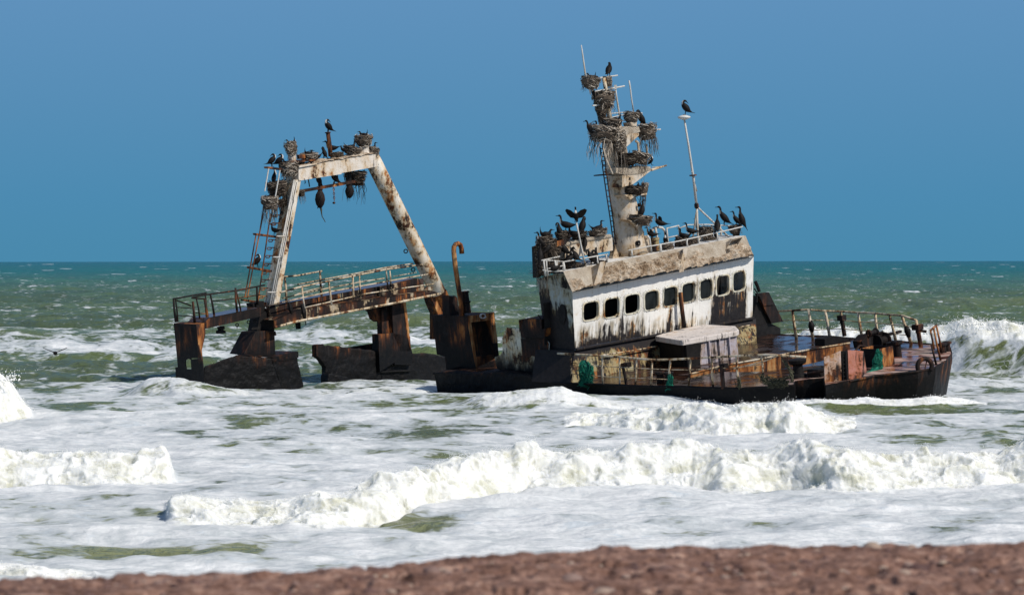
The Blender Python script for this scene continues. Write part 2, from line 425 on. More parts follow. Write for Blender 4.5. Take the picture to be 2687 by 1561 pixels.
# green swell shoulders, left middle distance
vwave([(-300, 905), (60, 893), (200, 900), (330, 898), (440, 905), (520, 915)], [(-300, 141), (520, 141)], 7, 6, tfrac=2, cut=(0, 60), jag=.04, seed=3, wobble=.4)
vwave([(-300, 812), (40, 806), (120, 812), (300, 818), (440, 826)], [(-300, 196), (440, 196)], 9, 7, tfrac=2, cut=(0, 60), jag=.04, seed=4, wobble=.4)
vwave([(700, 792), (900, 768), (1060, 770), (1330, 780), (1420, 790)], [(700, 215), (1420, 215)], 10, 8, tfrac=2, cut=(100, 60), jag=.04, seed=14, wobble=.4)
vwave([(1900, 752), (2060, 742), (2200, 736), (2400, 734), (2900, 734)], [(1900, 300), (2900, 300)], 18, 12, tfrac=2, cut=(60, 0), jag=.08, seed=15, wobble=2.5)
# foam pushed against the wreck
vwave([(280, 945), (345, 931), (420, 926), (480, 938), (540, 952), (640, 974), (760, 968), (860, 958), (960, 950), (1060, 952), (1120, 964)],
      [(280, 116), (640, 115), (1120, 116)], 3.4, 3.4, tfrac=.3, cut=(120, 90), jag=.16, seed=5, tmax=.35)
vwave([(1080, 978), (1240, 968), (1380, 957), (1440, 972), (1500, 992), (1600, 1012)], [(1080, 106), (1600, 102)], 4.0, 2.4, tfrac=.25, cut=(140, 60), jag=.14, seed=6, tmax=.45)
vwave([(1900, 1000), (2000, 985), (2150, 982), (2320, 982), (2480, 1000)], [(1900, 105), (2480, 106)], 2.2, 2.0, tfrac=.55, cut=(90, 90), jag=.15, seed=7, tmax=.6)
# bore in front of the near hull
vwave([(1340, 1040), (1420, 1022), (1520, 1012), (1600, 1008), (1680, 997), (1760, 1001), (1860, 997), (1945, 995), (2010, 1018), (2090, 1034), (2200, 1052)],
      [(1340, 96), (1700, 94), (1950, 93), (2200, 96)], 2.6, 1.6, cut=(90, 70), jag=.24, seed=8)
# the two inner bores
vwave([(-500, 1096), (0, 1100), (120, 1112), (220, 1118), (300, 1110), (360, 1102), (405, 1112), (440, 1150)], [(-500, 70), (0, 70.2), (300, 69.8), (440, 71)], 2.0, 1.3, cut=(0, 36), jag=.22, seed=9)
vwave([(400, 1240), (430, 1234), (560, 1232), (700, 1222), (880, 1200), (930, 1178), (1000, 1146), (1060, 1150), (1160, 1108), (1300, 1104), (1450, 1092), (1600, 1085), (1740, 1080), (1800, 1100), (1860, 1118), (1930, 1107), (2020, 1100), (2100, 1110), (2300, 1103), (2420, 1095), (2900, 1095)],
      [(400, 60), (500, 59.4), (800, 60), (950, 62), (1080, 65), (1300, 68), (1700, 69), (2000, 68.6), (2520, 69), (2900, 69)], 2.1, 1.5, cut=(30, 0), jag=.22, seed=10)
# a last small lip at the beach
vwave([(-300, 1375), (0, 1380), (100, 1388), (250, 1400)], [(-300, 49.6), (250, 49.6)], .7, .7, tfrac=.3, cut=(0, 40), jag=.2, seed=11, tmax=.6)

# foam cover (patches of thick foam, thin foam and open water)
pv = PY * .93785; pxv = PX * .93785
base = interp(pv, [(641, .0), (690, .0), (720, .03), (800, .05), (820, .10), (842, .20), (900, .18), (925, .36), (960, .56), (1000, .60), (1060, .61), (1120, .68), (1200, .77), (1260, .70), (1340, .62), (1400, .66), (1600, .75)])
cov = base.copy()
def blob(cx, cy, rx, ry, a):
    global cov
    cov = cov + a * np.exp(-((pxv - cx) / rx) ** 2 - ((pv - cy) / ry) ** 2)
for q in [(180, 862, 300, 17, .45), (330, 872, 160, 12, .3), (300, 826, 110, 8, .4), (140, 815, 90, 4, .4), (650, 838, 200, 12, .40), (560, 880, 90, 18, .35), (820, 838, 120, 9, .35), (1040, 850, 90, 20, .35),
          (1000, 806, 130, 5, .3), (150, 905, 300, 14, -.55), (480, 908, 120, 10, -.2), (250, 935, 200, 8, -.2), (110, 958, 70, 12, -.7), (170, 1012, 60, 14, -.7), (1100, 772, 60, 4, .25),
          (960, 1060, 120, 14, -.42), (1060, 1052, 60, 12, -.3), (700, 1068, 60, 8, -.25), (1080, 988, 110, 7, -.35), (380, 1012, 70, 10, -.1), (620, 1040, 60, 9, -.25), (1300, 985, 150, 6, -.4), (760, 1000, 120, 7, -.15),
          (1050, 1280, 110, 15, -.9), (950, 1260, 90, 11, -.5), (600, 1335, 55, 18, -.55), (640, 1320, 40, 8, -.3), (300, 1338, 200, 14, -.9), (90, 1394, 100, 8, -.8), (120, 1282, 80, 12, -.25), (60, 1312, 50, 10, -.3),
          (1250, 1345, 160, 12, -.2), (1600, 1235, 300, 10, .12), (2200, 1300, 300, 20, -.12), (2430, 1280, 90, 12, -.4), (2330, 1300, 60, 8, -.2), (1900, 1290, 300, 10, -.15), (1440, 1285, 90, 10, -.2), (1700, 1302, 80, 8, -.35),
          (2150, 1010, 260, 12, -.6), (2450, 960, 120, 14, -.3), (2440, 1030, 200, 10, .2), (2200, 1075, 120, 8, -.2), (2320, 1078, 90, 8, -.2), (1880, 1105, 60, 8, -.5), (1560, 1060, 90, 10, -.15),
          (2393, 738, 40, 24, -.9), (420, 796, 60, 4, .3), (370, 760, 26, 3, .45), (120, 740, 500, 20, -.06), (600, 752, 50, 4, .45), (330, 745, 18, 2.5, .4), (450, 815, 30, 3, .2)]:
    blob(*q)
tex = fbm2(X0 / 7, Y0 / 9, 77, 4)
cov = cov + .22 * tex * sstep(780, 850, pv)
wc = fbm2(X0 / 11, Y0 / 16, 91, 3)                         # scattered whitecaps offshore
crest = sstep(.16, .42, zz)
cov = np.where(pv < 830, cov + .16 * sstep(.42, .7, wc) * crest * sstep(641, 700, pv) , cov)
wcap = sstep(1.02, 1.2, fbm2(X0 / (Y0 * .0085), -np.log(np.maximum(PY - HY, 2)) * 48, 131, 3)) * sstep(820, 760, pv) * sstep(643, 650, pv)
cov = cov + wcap * .5
cov = np.clip(np.maximum(cov, turb * 1.25), 0, 1.3)
xx, yy = X0.copy(), Y0.copy()
# tumbling foam: lumps pushed out of the surface where the water is broken
ii = np.where(turb > .03)
a, b, c = X0[ii], Y0[ii], zz[ii]
tv = turb[ii]
dn = np.zeros_like(a); dx_ = np.zeros_like(a)
for k, (lam, amp) in enumerate(((1.4, .15), (.7, .095), (.36, .065), (.18, .04), (.09, .022))):
    q = 1 - np.abs(noise3(a / lam, b / lam, c / lam * 1.2, 200 + k)) * 2
    dn += amp * (q - .42); dx_ += amp * .8 * noise3(a / lam + 31, b / lam, c / lam, 220 + k)
zz[ii] += dn * tv * .75
yy[ii] -= (dn + .2) * tv * .8
xx[ii] += dx_ * tv
# small lumps on lying foam
fl = sstep(.45, .8, cov) * (1 - np.clip(turb, 0, 1)) * sstep(220, 90, Y0)
zz += fl * (.05 * fbm2(X0 / 1.5, Y0 / 1.2, 301, 3) + .006 * fbm2(X0 / .3, Y0 / .4, 305, 2))
# the sea bed of the swash rises under the beach: keep the sheet below the sand
zz = zz - sstep(40, 36.5, Y0) * 1.2
nr, nc = X0.shape
V3 = np.stack([xx, yy, zz], -1).reshape(-1, 3).astype(np.float32)
i0 = (np.arange(nr - 1)[:, None] * nc + np.arange(nc - 1)[None, :]).reshape(-1)
quads = np.stack([i0, i0 + nc, i0 + nc + 1, i0 + 1], -1).astype(np.int32)
me = bpy.data.meshes.new('water')
me.vertices.add(len(V3)); me.vertices.foreach_set('co', V3.reshape(-1))
me.loops.add(quads.size); me.loops.foreach_set('vertex_index', quads.reshape(-1))
me.polygons.add(len(quads)); me.polygons.foreach_set('loop_start', np.arange(0, quads.size, 4, dtype=np.int32))
me.polygons.foreach_set('loop_total', np.full(len(quads), 4, np.int32)); me.polygons.foreach_set('use_smooth', np.ones(len(quads), bool))
for nm, arr in (('cov', cov), ('turb', turb), ('lace', lace)):
    q = me.attributes.new(nm, 'FLOAT', 'POINT'); q.data.foreach_set('value', arr.reshape(-1).astype(np.float32))
me.update(calc_edges=True)
sea = bpy.data.objects.new('water', me); COL.objects.link(sea)
tag(sea, kind='structure')

def watermat():
    t = NT('surf_water'); p = t.pos()
    xyz = t.sep(p)
    cv, tb, lc = t.attr('cov'), t.attr('turb'), t.attr('lace')
    flat = t.n('ShaderNodeCombineXYZ'); t.put(flat.inputs[0], xyz[0]); t.put(flat.inputs[1], xyz[1]); flat = flat.outputs[0]
    n1 = t.noise(t.scale(flat, (.75, .42, 1)), .9, 6, .52, .8)
    n2 = t.noise(t.scale(flat, (.5, .7, 1)), 2.2, 7, .58, 1.4)
    nn = t.add(t.mul(n1, .70), t.mul(n2, .30))
    thr = t.mad(t.add(cv, -.5), -.46, .5)
    df = t.m1('SUBTRACT', nn, thr)
    wv = t.n('ShaderNodeTexNoise'); t.put(wv.inputs['Vector'], flat); wv.inputs['Scale'].default_value = .9; wv.inputs['Detail'].default_value = 3
    va = t.n('ShaderNodeVectorMath', operation='MULTIPLY_ADD'); t.put(va.inputs[0], wv.outputs['Color']); va.inputs[1].default_value = (1.6, 1.6, 0); t.put(va.inputs[2], flat)
    e1 = t.voro(va.outputs[0], .75); e2 = t.voro(va.outputs[0], 2.1)
    df = t.add(df, t.add(t.mad(t.step(.42, .0, e1), .11, -.045), t.mad(t.step(.36, .0, e2), .07, -.03)))
    foam = t.step(-.09, .055, df)
    thick = t.mul(t.step(.01, .26, df), .62)
    stk = t.noise(t.scale(flat, (.22, .8, 1), rot=(0, 0, .12)), 1.6, 6, .62, .6)
    thick = t.add(thick, t.mul(t.step(.47, .66, stk), .38))
    glint_fleck = t.mul(t.step(.625, .70, t.noise(t.scale(flat, (.8, .22, 1)), 1.0, 5, .62)), t.mul(t.step(118, 150, xyz[1]), t.step(900, 300, xyz[1])))  # foam flecks that also paint glitter into the offshore water colour
    foam = t.m1('MAXIMUM', foam, t.mul(glint_fleck, .75)); thick = t.m1('MAXIMUM', thick, t.mul(glint_fleck, .5))
    ln = t.m1('MAXIMUM', t.step(.13, .03, e1), t.mul(t.step(.08, .02, e2), .6))
    lf = t.mul(t.mul(ln, lc), t.step(.35, .52, t.noise(flat, .5, 4, .6)))
    foam = t.m1('MAXIMUM', foam, lf)
    thick = t.m1('MAXIMUM', thick, t.mul(lf, .6))
    thick = t.m1('MAXIMUM', thick, t.step(.15, .6, tb))
    # body colour: sandy green in the surf, olive further out, teal at the horizon
    dist = xyz[1]
    body = t.ramp(t.m1('MULTIPLY', t.m1('LOGARITHM', dist, 10.0), .25), [(.43, (.22, .23, .11)), (.50, (.13, .155, .062)), (.545, (.112, .145, .056)), (.60, (.098, .134, .052)), (.66, (.086, .135, .060)), (.72, (.050, .138, .092)), (.79, (.008, .125, .122)), (.95, (.003, .105, .140))])
    hgt = t.step(.2, 1.8, xyz[2])
    body = t.mix(t.mul(hgt, .7), body, (.17, .185, .06))
    pn = t.noise(t.scale(flat, (.03, .05, 1)), 1.0, 4, .55)
    body = t.mix(t.mul(t.step(.4, .62, pn), .6), body, t.mix(.6, body, (.022, .042, .045)))
    rip = t.add(t.mul(t.noise(t.scale(flat, (.9, 1.3, 1)), 2.2, 5, .6, .3), 1.0), t.mul(t.noise(t.scale(flat, (.2, .34, 1)), 1.0, 4, .6), 2.0))
    wn = t.bump(rip, .95, .34)
    wat = t.bsdf(body, .10, wn, spec=.3, ior=1.33)
    wd = t.n('ShaderNodeBsdfDiffuse'); t.put(wd.inputs[0], body); t.put(wd.inputs['Normal'], wn)
    wmix = t.n('ShaderNodeMixShader'); t.put(wmix.inputs[0], t.mad(t.step(60, 400, dist), .36, .30)); t.t.links.new(wat.outputs[0], wmix.inputs[1]); t.t.links.new(wd.outputs[0], wmix.inputs[2]); wat = wmix
    fb = t.add(t.mul(t.noise(t.scale(p, (1.3, 1.3, 1.6)), 2.2, 8, .66, .4), 1.0), t.mul(df, .8))
    fine = t.noise(p, 7, 4, .6)
    fnn = t.bump(t.add(fb, t.mul(fine, .22)), .5, .12)
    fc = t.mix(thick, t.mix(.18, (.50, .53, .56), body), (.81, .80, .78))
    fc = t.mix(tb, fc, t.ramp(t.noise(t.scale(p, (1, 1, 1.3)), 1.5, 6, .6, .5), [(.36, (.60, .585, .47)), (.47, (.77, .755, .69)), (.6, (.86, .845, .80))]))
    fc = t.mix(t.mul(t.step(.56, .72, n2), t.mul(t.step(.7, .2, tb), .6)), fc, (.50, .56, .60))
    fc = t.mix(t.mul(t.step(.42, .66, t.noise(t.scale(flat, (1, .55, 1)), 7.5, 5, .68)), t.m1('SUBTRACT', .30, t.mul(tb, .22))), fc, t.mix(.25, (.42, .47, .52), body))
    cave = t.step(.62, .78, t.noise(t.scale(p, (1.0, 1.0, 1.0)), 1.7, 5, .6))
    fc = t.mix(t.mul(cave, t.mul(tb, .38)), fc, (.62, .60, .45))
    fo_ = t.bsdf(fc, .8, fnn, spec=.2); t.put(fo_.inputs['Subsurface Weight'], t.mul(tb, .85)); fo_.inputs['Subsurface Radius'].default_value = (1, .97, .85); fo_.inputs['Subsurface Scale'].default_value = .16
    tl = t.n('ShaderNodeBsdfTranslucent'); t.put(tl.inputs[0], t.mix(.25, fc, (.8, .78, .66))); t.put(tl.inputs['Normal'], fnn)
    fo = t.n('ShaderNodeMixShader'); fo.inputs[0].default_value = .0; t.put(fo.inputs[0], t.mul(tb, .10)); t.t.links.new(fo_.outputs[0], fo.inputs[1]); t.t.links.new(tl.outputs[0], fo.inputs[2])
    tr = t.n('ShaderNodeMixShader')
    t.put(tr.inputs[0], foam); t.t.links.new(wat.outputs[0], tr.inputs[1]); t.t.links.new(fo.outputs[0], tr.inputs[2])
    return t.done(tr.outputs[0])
me.materials.append(watermat())

# flying drops above the breakers
def spray():
    mb = MB()
    r_ = np.random.default_rng(5)
    tz = turb.reshape(-1); pick = np.where((tz > .55) & (Y0.reshape(-1) < 160))[0]
    hz = V3[:, 2]
    # drops spring from the upper part of the broken water
    wgt = np.clip(hz[pick] - .35, 0, None) + .02
    wg2 = tz[pick] * (1 + 1.5 * np.clip(hz[pick], 0, 1.5)) * (V3[pick, 1] / 75) ** .5
    oct_ = np.array([(1, 0, 0), (0, 1, 0), (-1, 0, 0), (0, -1, 0), (0, 0, 1), (0, 0, -1)], float)
    fs = [(0, 1, 4), (1, 2, 4), (2, 3, 4), (3, 0, 4), (1, 0, 5), (2, 1, 5), (3, 2, 5), (0, 3, 5)]
    def plume(x, y, z, n, sx, sz):
        for k in range(n):
            t_ = r_.uniform(0, 1) ** 1.6
            p = np.array([x + r_.normal(0, sx) * (.4 + t_), y + r_.normal(0, .4), z + t_ * sz])
            mb.add(p + oct_ * r_.uniform(.012, .045) * (1.2 - t_), fs)
    for (vx, vy, d, n, sx, sz) in ((2385, 800, 140, 150, .75, .55), (2300, 822, 140, 120, .8, .4), (2450, 812, 135, 140, 1.0, .35), (2190, 838, 150, 90, .8, .5), (2100, 842, 150, 80, .8, .5), (20, 935, 100, 120, .4, .4),
                                   (1850, 1000, 95, 60, 1.2, .12)):
        q = at(cV(vx, vy), d); plume(q[0], q[1], q[2], n, sx, sz)
    base_v = np.array(mb.v); base_f = np.array(mb.f)
    idx = r_.choice(pick, 80000, p=wg2 / wg2.sum())
    p = V3[idx].astype(float); q = p[:, 1] / 75
    up_ = r_.exponential(.045, len(p)) * np.clip(hz[idx] * 1.2, .25, 1.3)
    p = p + np.stack([r_.normal(0, .06, len(p)), r_.normal(0, .06, len(p)) - .02, up_], -1)
    sz = r_.uniform(.004, .011, len(p)) * np.clip(q, .8, 1.8) * np.exp(-up_ * 2)
    vv = (p[:, None, :] + oct_[None] * sz[:, None, None] * r_.uniform(.7, 1.6, (len(p), 1, 3))).reshape(-1, 3)
    ff = (np.array(fs)[None] + (np.arange(len(p)) * 6)[:, None, None]).reshape(-1, 3) + len(base_v)
    vv = np.concatenate([base_v, vv]); ff = np.concatenate([base_f, ff]).astype(np.int32)
    m2 = bpy.data.meshes.new('spray'); m2.vertices.add(len(vv)); m2.vertices.foreach_set('co', vv.astype(np.float32).reshape(-1))
    m2.loops.add(ff.size); m2.loops.foreach_set('vertex_index', ff.reshape(-1)); m2.polygons.add(len(ff))
    m2.polygons.foreach_set('loop_start', np.arange(0, ff.size, 3, dtype=np.int32)); m2.polygons.foreach_set('loop_total', np.full(len(ff), 3, np.int32)); m2.update(calc_edges=True)
    m2.materials.append(plain('spray_drops', (.86, .85, .82), .05, 3, .5))
    o = bpy.data.objects.new('spray', m2); COL.objects.link(o)
    tag(o, 'white drops of spray flying above the breaking waves', 'spray', kind='stuff')
spray()

# ------------------------------------------------------------------ beach in the foreground
def beach():
    edge = [(-900, 1500), (0, 1513), (330, 1505), (450, 1500), (750, 1499), (1000, 1482), (1250, 1456), (1500, 1441), (1700, 1432), (2200, 1428), (2687, 1424), (3600, 1424)]
    us = np.concatenate([np.arange(-4200, -400, 24.0), np.arange(-400, 3090, 5.0), np.arange(3090, 7000, 24.0)]); n = 330
    tt = np.linspace(0, 1, n)
    PXg, TT = np.meshgrid(us, tt, indexing='ij')
    ye = interp(PXg, edge)
    zc = 3.66                                              # crest of the sand berm
    dc = (CAMH - zc) * FPX / (ye - HY)
    dist = np.where(TT < .78, 4.5 + (dc - 4.5) * (TT / .78), dc + (TT - .78) / .22 * 26)
    X = (PXg - CX) / FPX * dist; Yv = dist
    zb = np.where(TT < .78, zc + .02 * (TT / .78 - 1), zc - 4.6 * ((TT - .78) / .22) ** 1.1)
    clod = fbm2(X / .15, Yv / .13, 401, 4, .6); big = fbm2(X / .8, Yv / .6, 402, 2)
    pit = sstep(.30, .66, fbm2(X / .13, Yv / .11, 405, 2))
    zb = zb + (.024 * clod + .010 * big - .055 * pit) * sstep(1.0, .80, TT) * (1 - .45 * sstep(.55, .78, TT)) - .006
    mb_v = np.stack([X, Yv, zb], -1).reshape(-1, 3)
    nr_, nc_ = X.shape
    i0 = (np.arange(nr_ - 1)[:, None] * nc_ + np.arange(nc_ - 1)[None, :]).reshape(-1)
    q = np.stack([i0, i0 + nc_, i0 + nc_ + 1, i0 + 1], -1)
    m = bpy.data.meshes.new('beach'); m.from_pydata(mb_v.tolist(), [], q.tolist()); m.polygons.foreach_set('use_smooth', [True] * len(q)); m.update()
    t = NT('garnet_sand'); p = t.pos()
    a = t.noise(p, 6, 5, .6); b = t.noise(p, 26, 4, .7); v = t.voro(p, 9, 'F1')
    c = t.ramp(t.add(t.mul(a, .55), t.mul(b, .45)), [(.36, (.045, .022, .014)), (.47, (.16, .084, .060)), (.56, (.275, .158, .116)), (.68, (.52, .36, .27))])
    c = t.mix(t.mul(t.step(.62, .72, t.noise(p, 3.5, 3)), .5), c, (.10, .045, .036))
    m.materials.append(t.done(t.bsdf(c, .9, t.bump(b, .8, .02), spec=.2)))
    o = bpy.data.objects.new('beach', m); COL.objects.link(o); tag(o, kind='structure')
    # pebbles and shell bits on the sand
    mb = MB(); r_ = np.random.default_rng(3)
    for k in range(900):
        px = r_.uniform(-300, 3000); yy_ = interp(px, edge); dcx = (CAMH - zc) * FPX / (yy_ - HY)
        d = dcx * (1 - abs(r_.normal(0, .10))); x = (px - CX) / FPX * d
        s = r_.uniform(.006, .02) * (2.2 if r_.random() < .05 else 1)
        pts = []
        for j in range(3):
            for i in range(6):
                an = i / 6 * 6.283; rr = s * (1, .8, .3)[j] * r_.uniform(.8, 1.2)
                pts.append((x + rr * math.cos(an) * 1.3, d + rr * math.sin(an), zc - .02 + s * (0, .5, .8)[j]))
        mb.add(pts, [(j * 6 + i, j * 6 + (i + 1) % 6, (j + 1) * 6 + (i + 1) % 6, (j + 1) * 6 + i) for j in range(2) for i in range(6)] + [tuple(range(12, 18))], r_.random())
    t = NT('pebbles'); g = t.attr('g')
    pm = t.done(t.bsdf(t.ramp(g, [(.0, (.05, .022, .018)), (.55, (.12, .06, .05)), (.85, (.24, .16, .13)), (1, (.36, .27, .2))]), .8))
    tag(mb.build('pebbles', pm, None, smooth=True), 'small dark pebbles strewn over the reddish beach', 'pebbles', kind='stuff')
beach()
# ------------------------------------------------------------------ the wreck
ship = empty('shipwreck', O)
tag(ship, 'listing rusty trawler wreck with white wheelhouse and stern gantry aground in the surf', 'shipwreck')
CD = -1.0447                                               # deck height in ship coordinates
dk = pc(CD)
def apl(p): return pa((dk(p) - O) @ F)                     # cross plane through a deck point seen at p
def bpl(p): return pb((dk(p) - O) @ R)
def P(pl_, cr, *pts): return [pl_(cr(*q)) for q in pts]
def rod(pl_, cr, r, *pts, n=6, mb=None, g=0.0):
    mb = mb or MB(); mb.tube(P(pl_, cr, *pts), r, n, g); return mb

# ---- hull and deck
near = [cH(165, 752), cH(900, 800), cA(285, 1262), cA(900, 1285), cA(1515, 1300), cB(722, 992), cB(732, 948), cB(900, 936), cB(1030, 924), cB(1048, 1004), cB(1300, 948), cB(1560, 893), cB(2000, 848), cB(2180, 812), cB(2290, 745), cB(2352, 665)]
far = [cB(2340, 612), cB(2140, 572), cB(1800, 540), cB(1480, 515), cB(1040, 490), cB(590, 470)]
edge = [dk(p) for p in near + far] + [S(-2.2, 11.1, CD), S(-8.3, 10.6, CD)]
mid = S(3.5, 5.3, CD)
mb = MB(); mb.add(edge, [tuple(range(len(edge)))])
deck = mb.build('deck', M['deck'], ship)
mb = MB()
rows = []
ne = len(edge)
dens = []
for i in range(ne):                                        # refine the outline so the plating can be uneven
    p, q = edge[i], edge[(i + 1) % ne]
    k = max(2, int(np.linalg.norm(q - p) / .35))
    for j in range(k): dens.append(p + (q - p) * j / k)
dens = np.array(dens); nd = len(dens)
for lv, (dz, inn) in enumerate(((.035, -.02), (-.25, .03), (-.9, .2), (-1.7, .45), (-3.2, .8))):
    ring = []
    for i, p in enumerate(dens):
        v = mid - p; v = v - UP * (v @ UP); v = v / np.linalg.norm(v)
        a_ = (p - O) @ F
        k = .35 + .65 * float(sstep(8.5, 12, a_))
        jig = .035 * float(noise2(i * .7, lv * 3.1, 5)) if lv else .03 * float(noise2(i * .9, 1.3, 6))
        ring.append(p + UP * (dz + (jig if lv == 0 else 0)) + v * (inn * k + (jig if lv else 0)))
    rows.append(ring)
for lv in range(5): mb.add(rows[lv], [])
mb.f = [(lv * nd + i, lv * nd + (i + 1) % nd, (lv + 1) * nd + (i + 1) % nd, (lv + 1) * nd + i) for lv in range(4) for i in range(nd)]
inner = [p + (mid - p) / np.linalg.norm(mid - p) * .09 - UP * .03 for p in dens]
mb.add(inner, []); mb.f += [(i, 5 * nd + i, 5 * nd + (i + 1) % nd, (i + 1) % nd) for i in range(nd)]
hull = mb.build('hull', M['hull'], ship, smooth=False)
mb = MB(); mb.tube([p + UP * .0 - R * .03 for p in edge[:6]], .05, 6); mb.tube([p - R * .03 for p in edge[10:15]], .045, 6); mb.build('rubbing_strake', M['hull'], hull)

# ---- wheelhouse
yt = lambda x: 604 - (x - 330) * .1938
yrt = lambda x: 652 - (x - 461) * .1995
yrb = lambda x: 845 - (x - 461) * .1995
yb = lambda x: 1012 - (x - 350) * .1743
xl = lambda y: 330 + (y - 612) * .05
xr = lambda y: 1620 - (y - 362) * .019
bl = pa(0)(cA(350, 1012)); br = pa(0)(cA(1612, 792)); tl = pa(.12)(cA(330, 604))
WP = plane3(bl, br, tl); NW = np.cross(br - bl, tl - bl); NW /= np.linalg.norm(NW)
if NW @ F < 0: NW = -NW
wpt = lambda x, y: WP(cA(x, y))
def gw(x, y):
    v = (y - yt(x)) / (yb(x) - yt(x))
    below = y - (yrb(x) - 22)
    g = .12 * v
    g += .72 * float(sstep(-10, 75, below)) * float(sstep(335, 400, x) * sstep(890, 790, x))
    g += .35 * float(sstep(30, 120, below)) * float(sstep(860, 900, x) * sstep(1240, 1180, x))
    g += 1.25 * float(sstep(-45, 10, below + (x - 1440) * .02)) * float(sstep(1300, 1345, x) * sstep(1585, 1555, x))
    g += 1.2 * float(sstep(0, 40, below)) * math.exp(-((x - 1032 + below * .12) / 11) ** 2)  # thin dark line painting the vent pole's cast shadow on the wall
    g += .5 * float(sstep(.8, 1, v))
    for cx_ in (461, 610, 754, 894, 1027, 1155, 1282, 1399, 1514): g += .28 * math.exp(-((abs(x - cx_) - 62) / 14) ** 2) * float(sstep(yrt(x) - 20, yrt(x) + 30, y) * sstep(yrb(x) + 30, yrb(x) - 30, y))
    return g
mb = MB()
def strip(y0f, y1f, nu, nv):
    def xy(u, v):
        x = 330 + u * 1290
        for _ in range(2):
            y = y0f(x) + (y1f(x) - y0f(x)) * v; x = xl(y) + (xr(y) - xl(y)) * u
        return x, y0f(x) + (y1f(x) - y0f(x)) * v
    mb.grid(lambda u, v: wpt(*xy(u, v)), nu, nv, lambda u, v: gw(*xy(u, v)))
strip(yt, yrt, 90, 8); strip(yrb, yb, 120, 22)
win = [(408, 515, 682, 815), (558, 663, 657, 795), (703, 806, 630, 768), (845, 942, 605, 742), (980, 1075, 578, 715), (1110, 1200, 550, 687), (1238, 1325, 525, 663), (1355, 1443, 498, 637), (1473, 1556, 470, 607)]
ms = [None] + [(win[i][1] + win[i + 1][0]) / 2 for i in range(8)] + [None]
NS = 40
outl = []
for i, (x0, x1, y0_, y1_) in enumerate(win):
    cx_, cy_ = (x0 + x1) / 2, (y0_ + y1_) / 2; hx = (x1 - x0) / 2; hy = (y1_ - y0_) / 2 - hx * .19 + 3
    def wp(th, k=1.0, add=0.0, cx_=cx_, cy_=cy_, hx=hx, hy=hy):
        c_, s_ = math.cos(th), math.sin(th); e_ = 2 / 5.5
        x = cx_ + (hx * k + add) * math.copysign(abs(c_) ** e_, c_); y = cy_ + (hy * k + add) * math.copysign(abs(s_) ** e_, s_) * (1 - .10 * (abs(c_) ** 4 > .3) * 0) 
        y += (1 - abs((x - cx_) / hx) ** 2) * math.copysign(4, s_) * (abs(s_) > .5)
        return x, y - .1995 * (x - cx_)
    inn = [wp(2 * math.pi * k / NS) for k in range(NS)]
    out = []
    for k in range(NS):
        th_ = 2 * math.pi * k / NS; c_, s_ = math.cos(th_), math.sin(th_); m_ = max(abs(c_), abs(s_)); p_, q_ = c_ / m_, s_ / m_
        yy_ = cy_ + q_ * 95
        a_ = ms[i] if ms[i] is not None else xl(yy_); b_ = ms[i + 1] if ms[i + 1] is not None else xr(yy_)
        x = (a_ + b_) / 2 + p_ * (b_ - a_) / 2
        out.append((x, yrt(x) + (q_ + 1) / 2 * (yrb(x) - yrt(x))))
    n0 = len(mb.v)
    mb.add([wpt(*q) for q in out], [], [gw(*q) for q in out]); mb.add([wpt(*q) for q in inn], [], [gw(*q) for q in inn])
    mb.f += [(n0 + k, n0 + (k + 1) % NS, n0 + NS + (k + 1) % NS, n0 + NS + k) for k in range(NS)]
    outl.append((inn, wp))
house = mb.build('wheelhouse', M['housewall'], ship)
for i, (inn, wp) in enumerate(outl):
    mb = MB()
    A_ = [wpt(*wp(2 * math.pi * k / NS, 1, 9)) + NW * .004 for k in range(NS)]; B_ = [p + NW * .022 for p in [wpt(*wp(2 * math.pi * k / NS, 1, 8)) for k in range(NS)]]
    C_ = [wpt(*q) + NW * .022 for q in inn]; D_2 = [wpt(*q) - NW * .09 for q in inn]
    mb.add(A_ + B_ + C_ + D_2, [(r_ * NS + k, r_ * NS + (k + 1) % NS, (r_ + 1) * NS + (k + 1) % NS, (r_ + 1) * NS + k) for r_ in range(3) for k in range(NS)], .25)
    for k in range(22):
        c0 = wpt(*wp(2 * math.pi * (k + .3) / 22, 1, 14)); e1, e2 = F * 0 + R * .017, UP * .017
        mb.add([c0 + e1, c0 + e2, c0 - e1, c0 - e2, c0 + NW * .02], [(0, 1, 4), (1, 2, 4), (2, 3, 4), (3, 0, 4)], 2.2)
    mb.build('window_frame', M['frame'], house)
    if i in (3, 4, 5, 6, 8):
        mb = MB(); pts = [wpt(*q) - NW * .07 for q in inn]
        if i == 8:
            pts = [wpt(1474, 500) - NW * .07, wpt(1518, 486) - NW * .07, wpt(1512, 520) - NW * .07, wpt(1498, 545) - NW * .07, wpt(1480, 552) - NW * .07]
        mb.add(pts, [tuple(range(len(pts)))]); mb.build('window_pane', M['glass'], house)
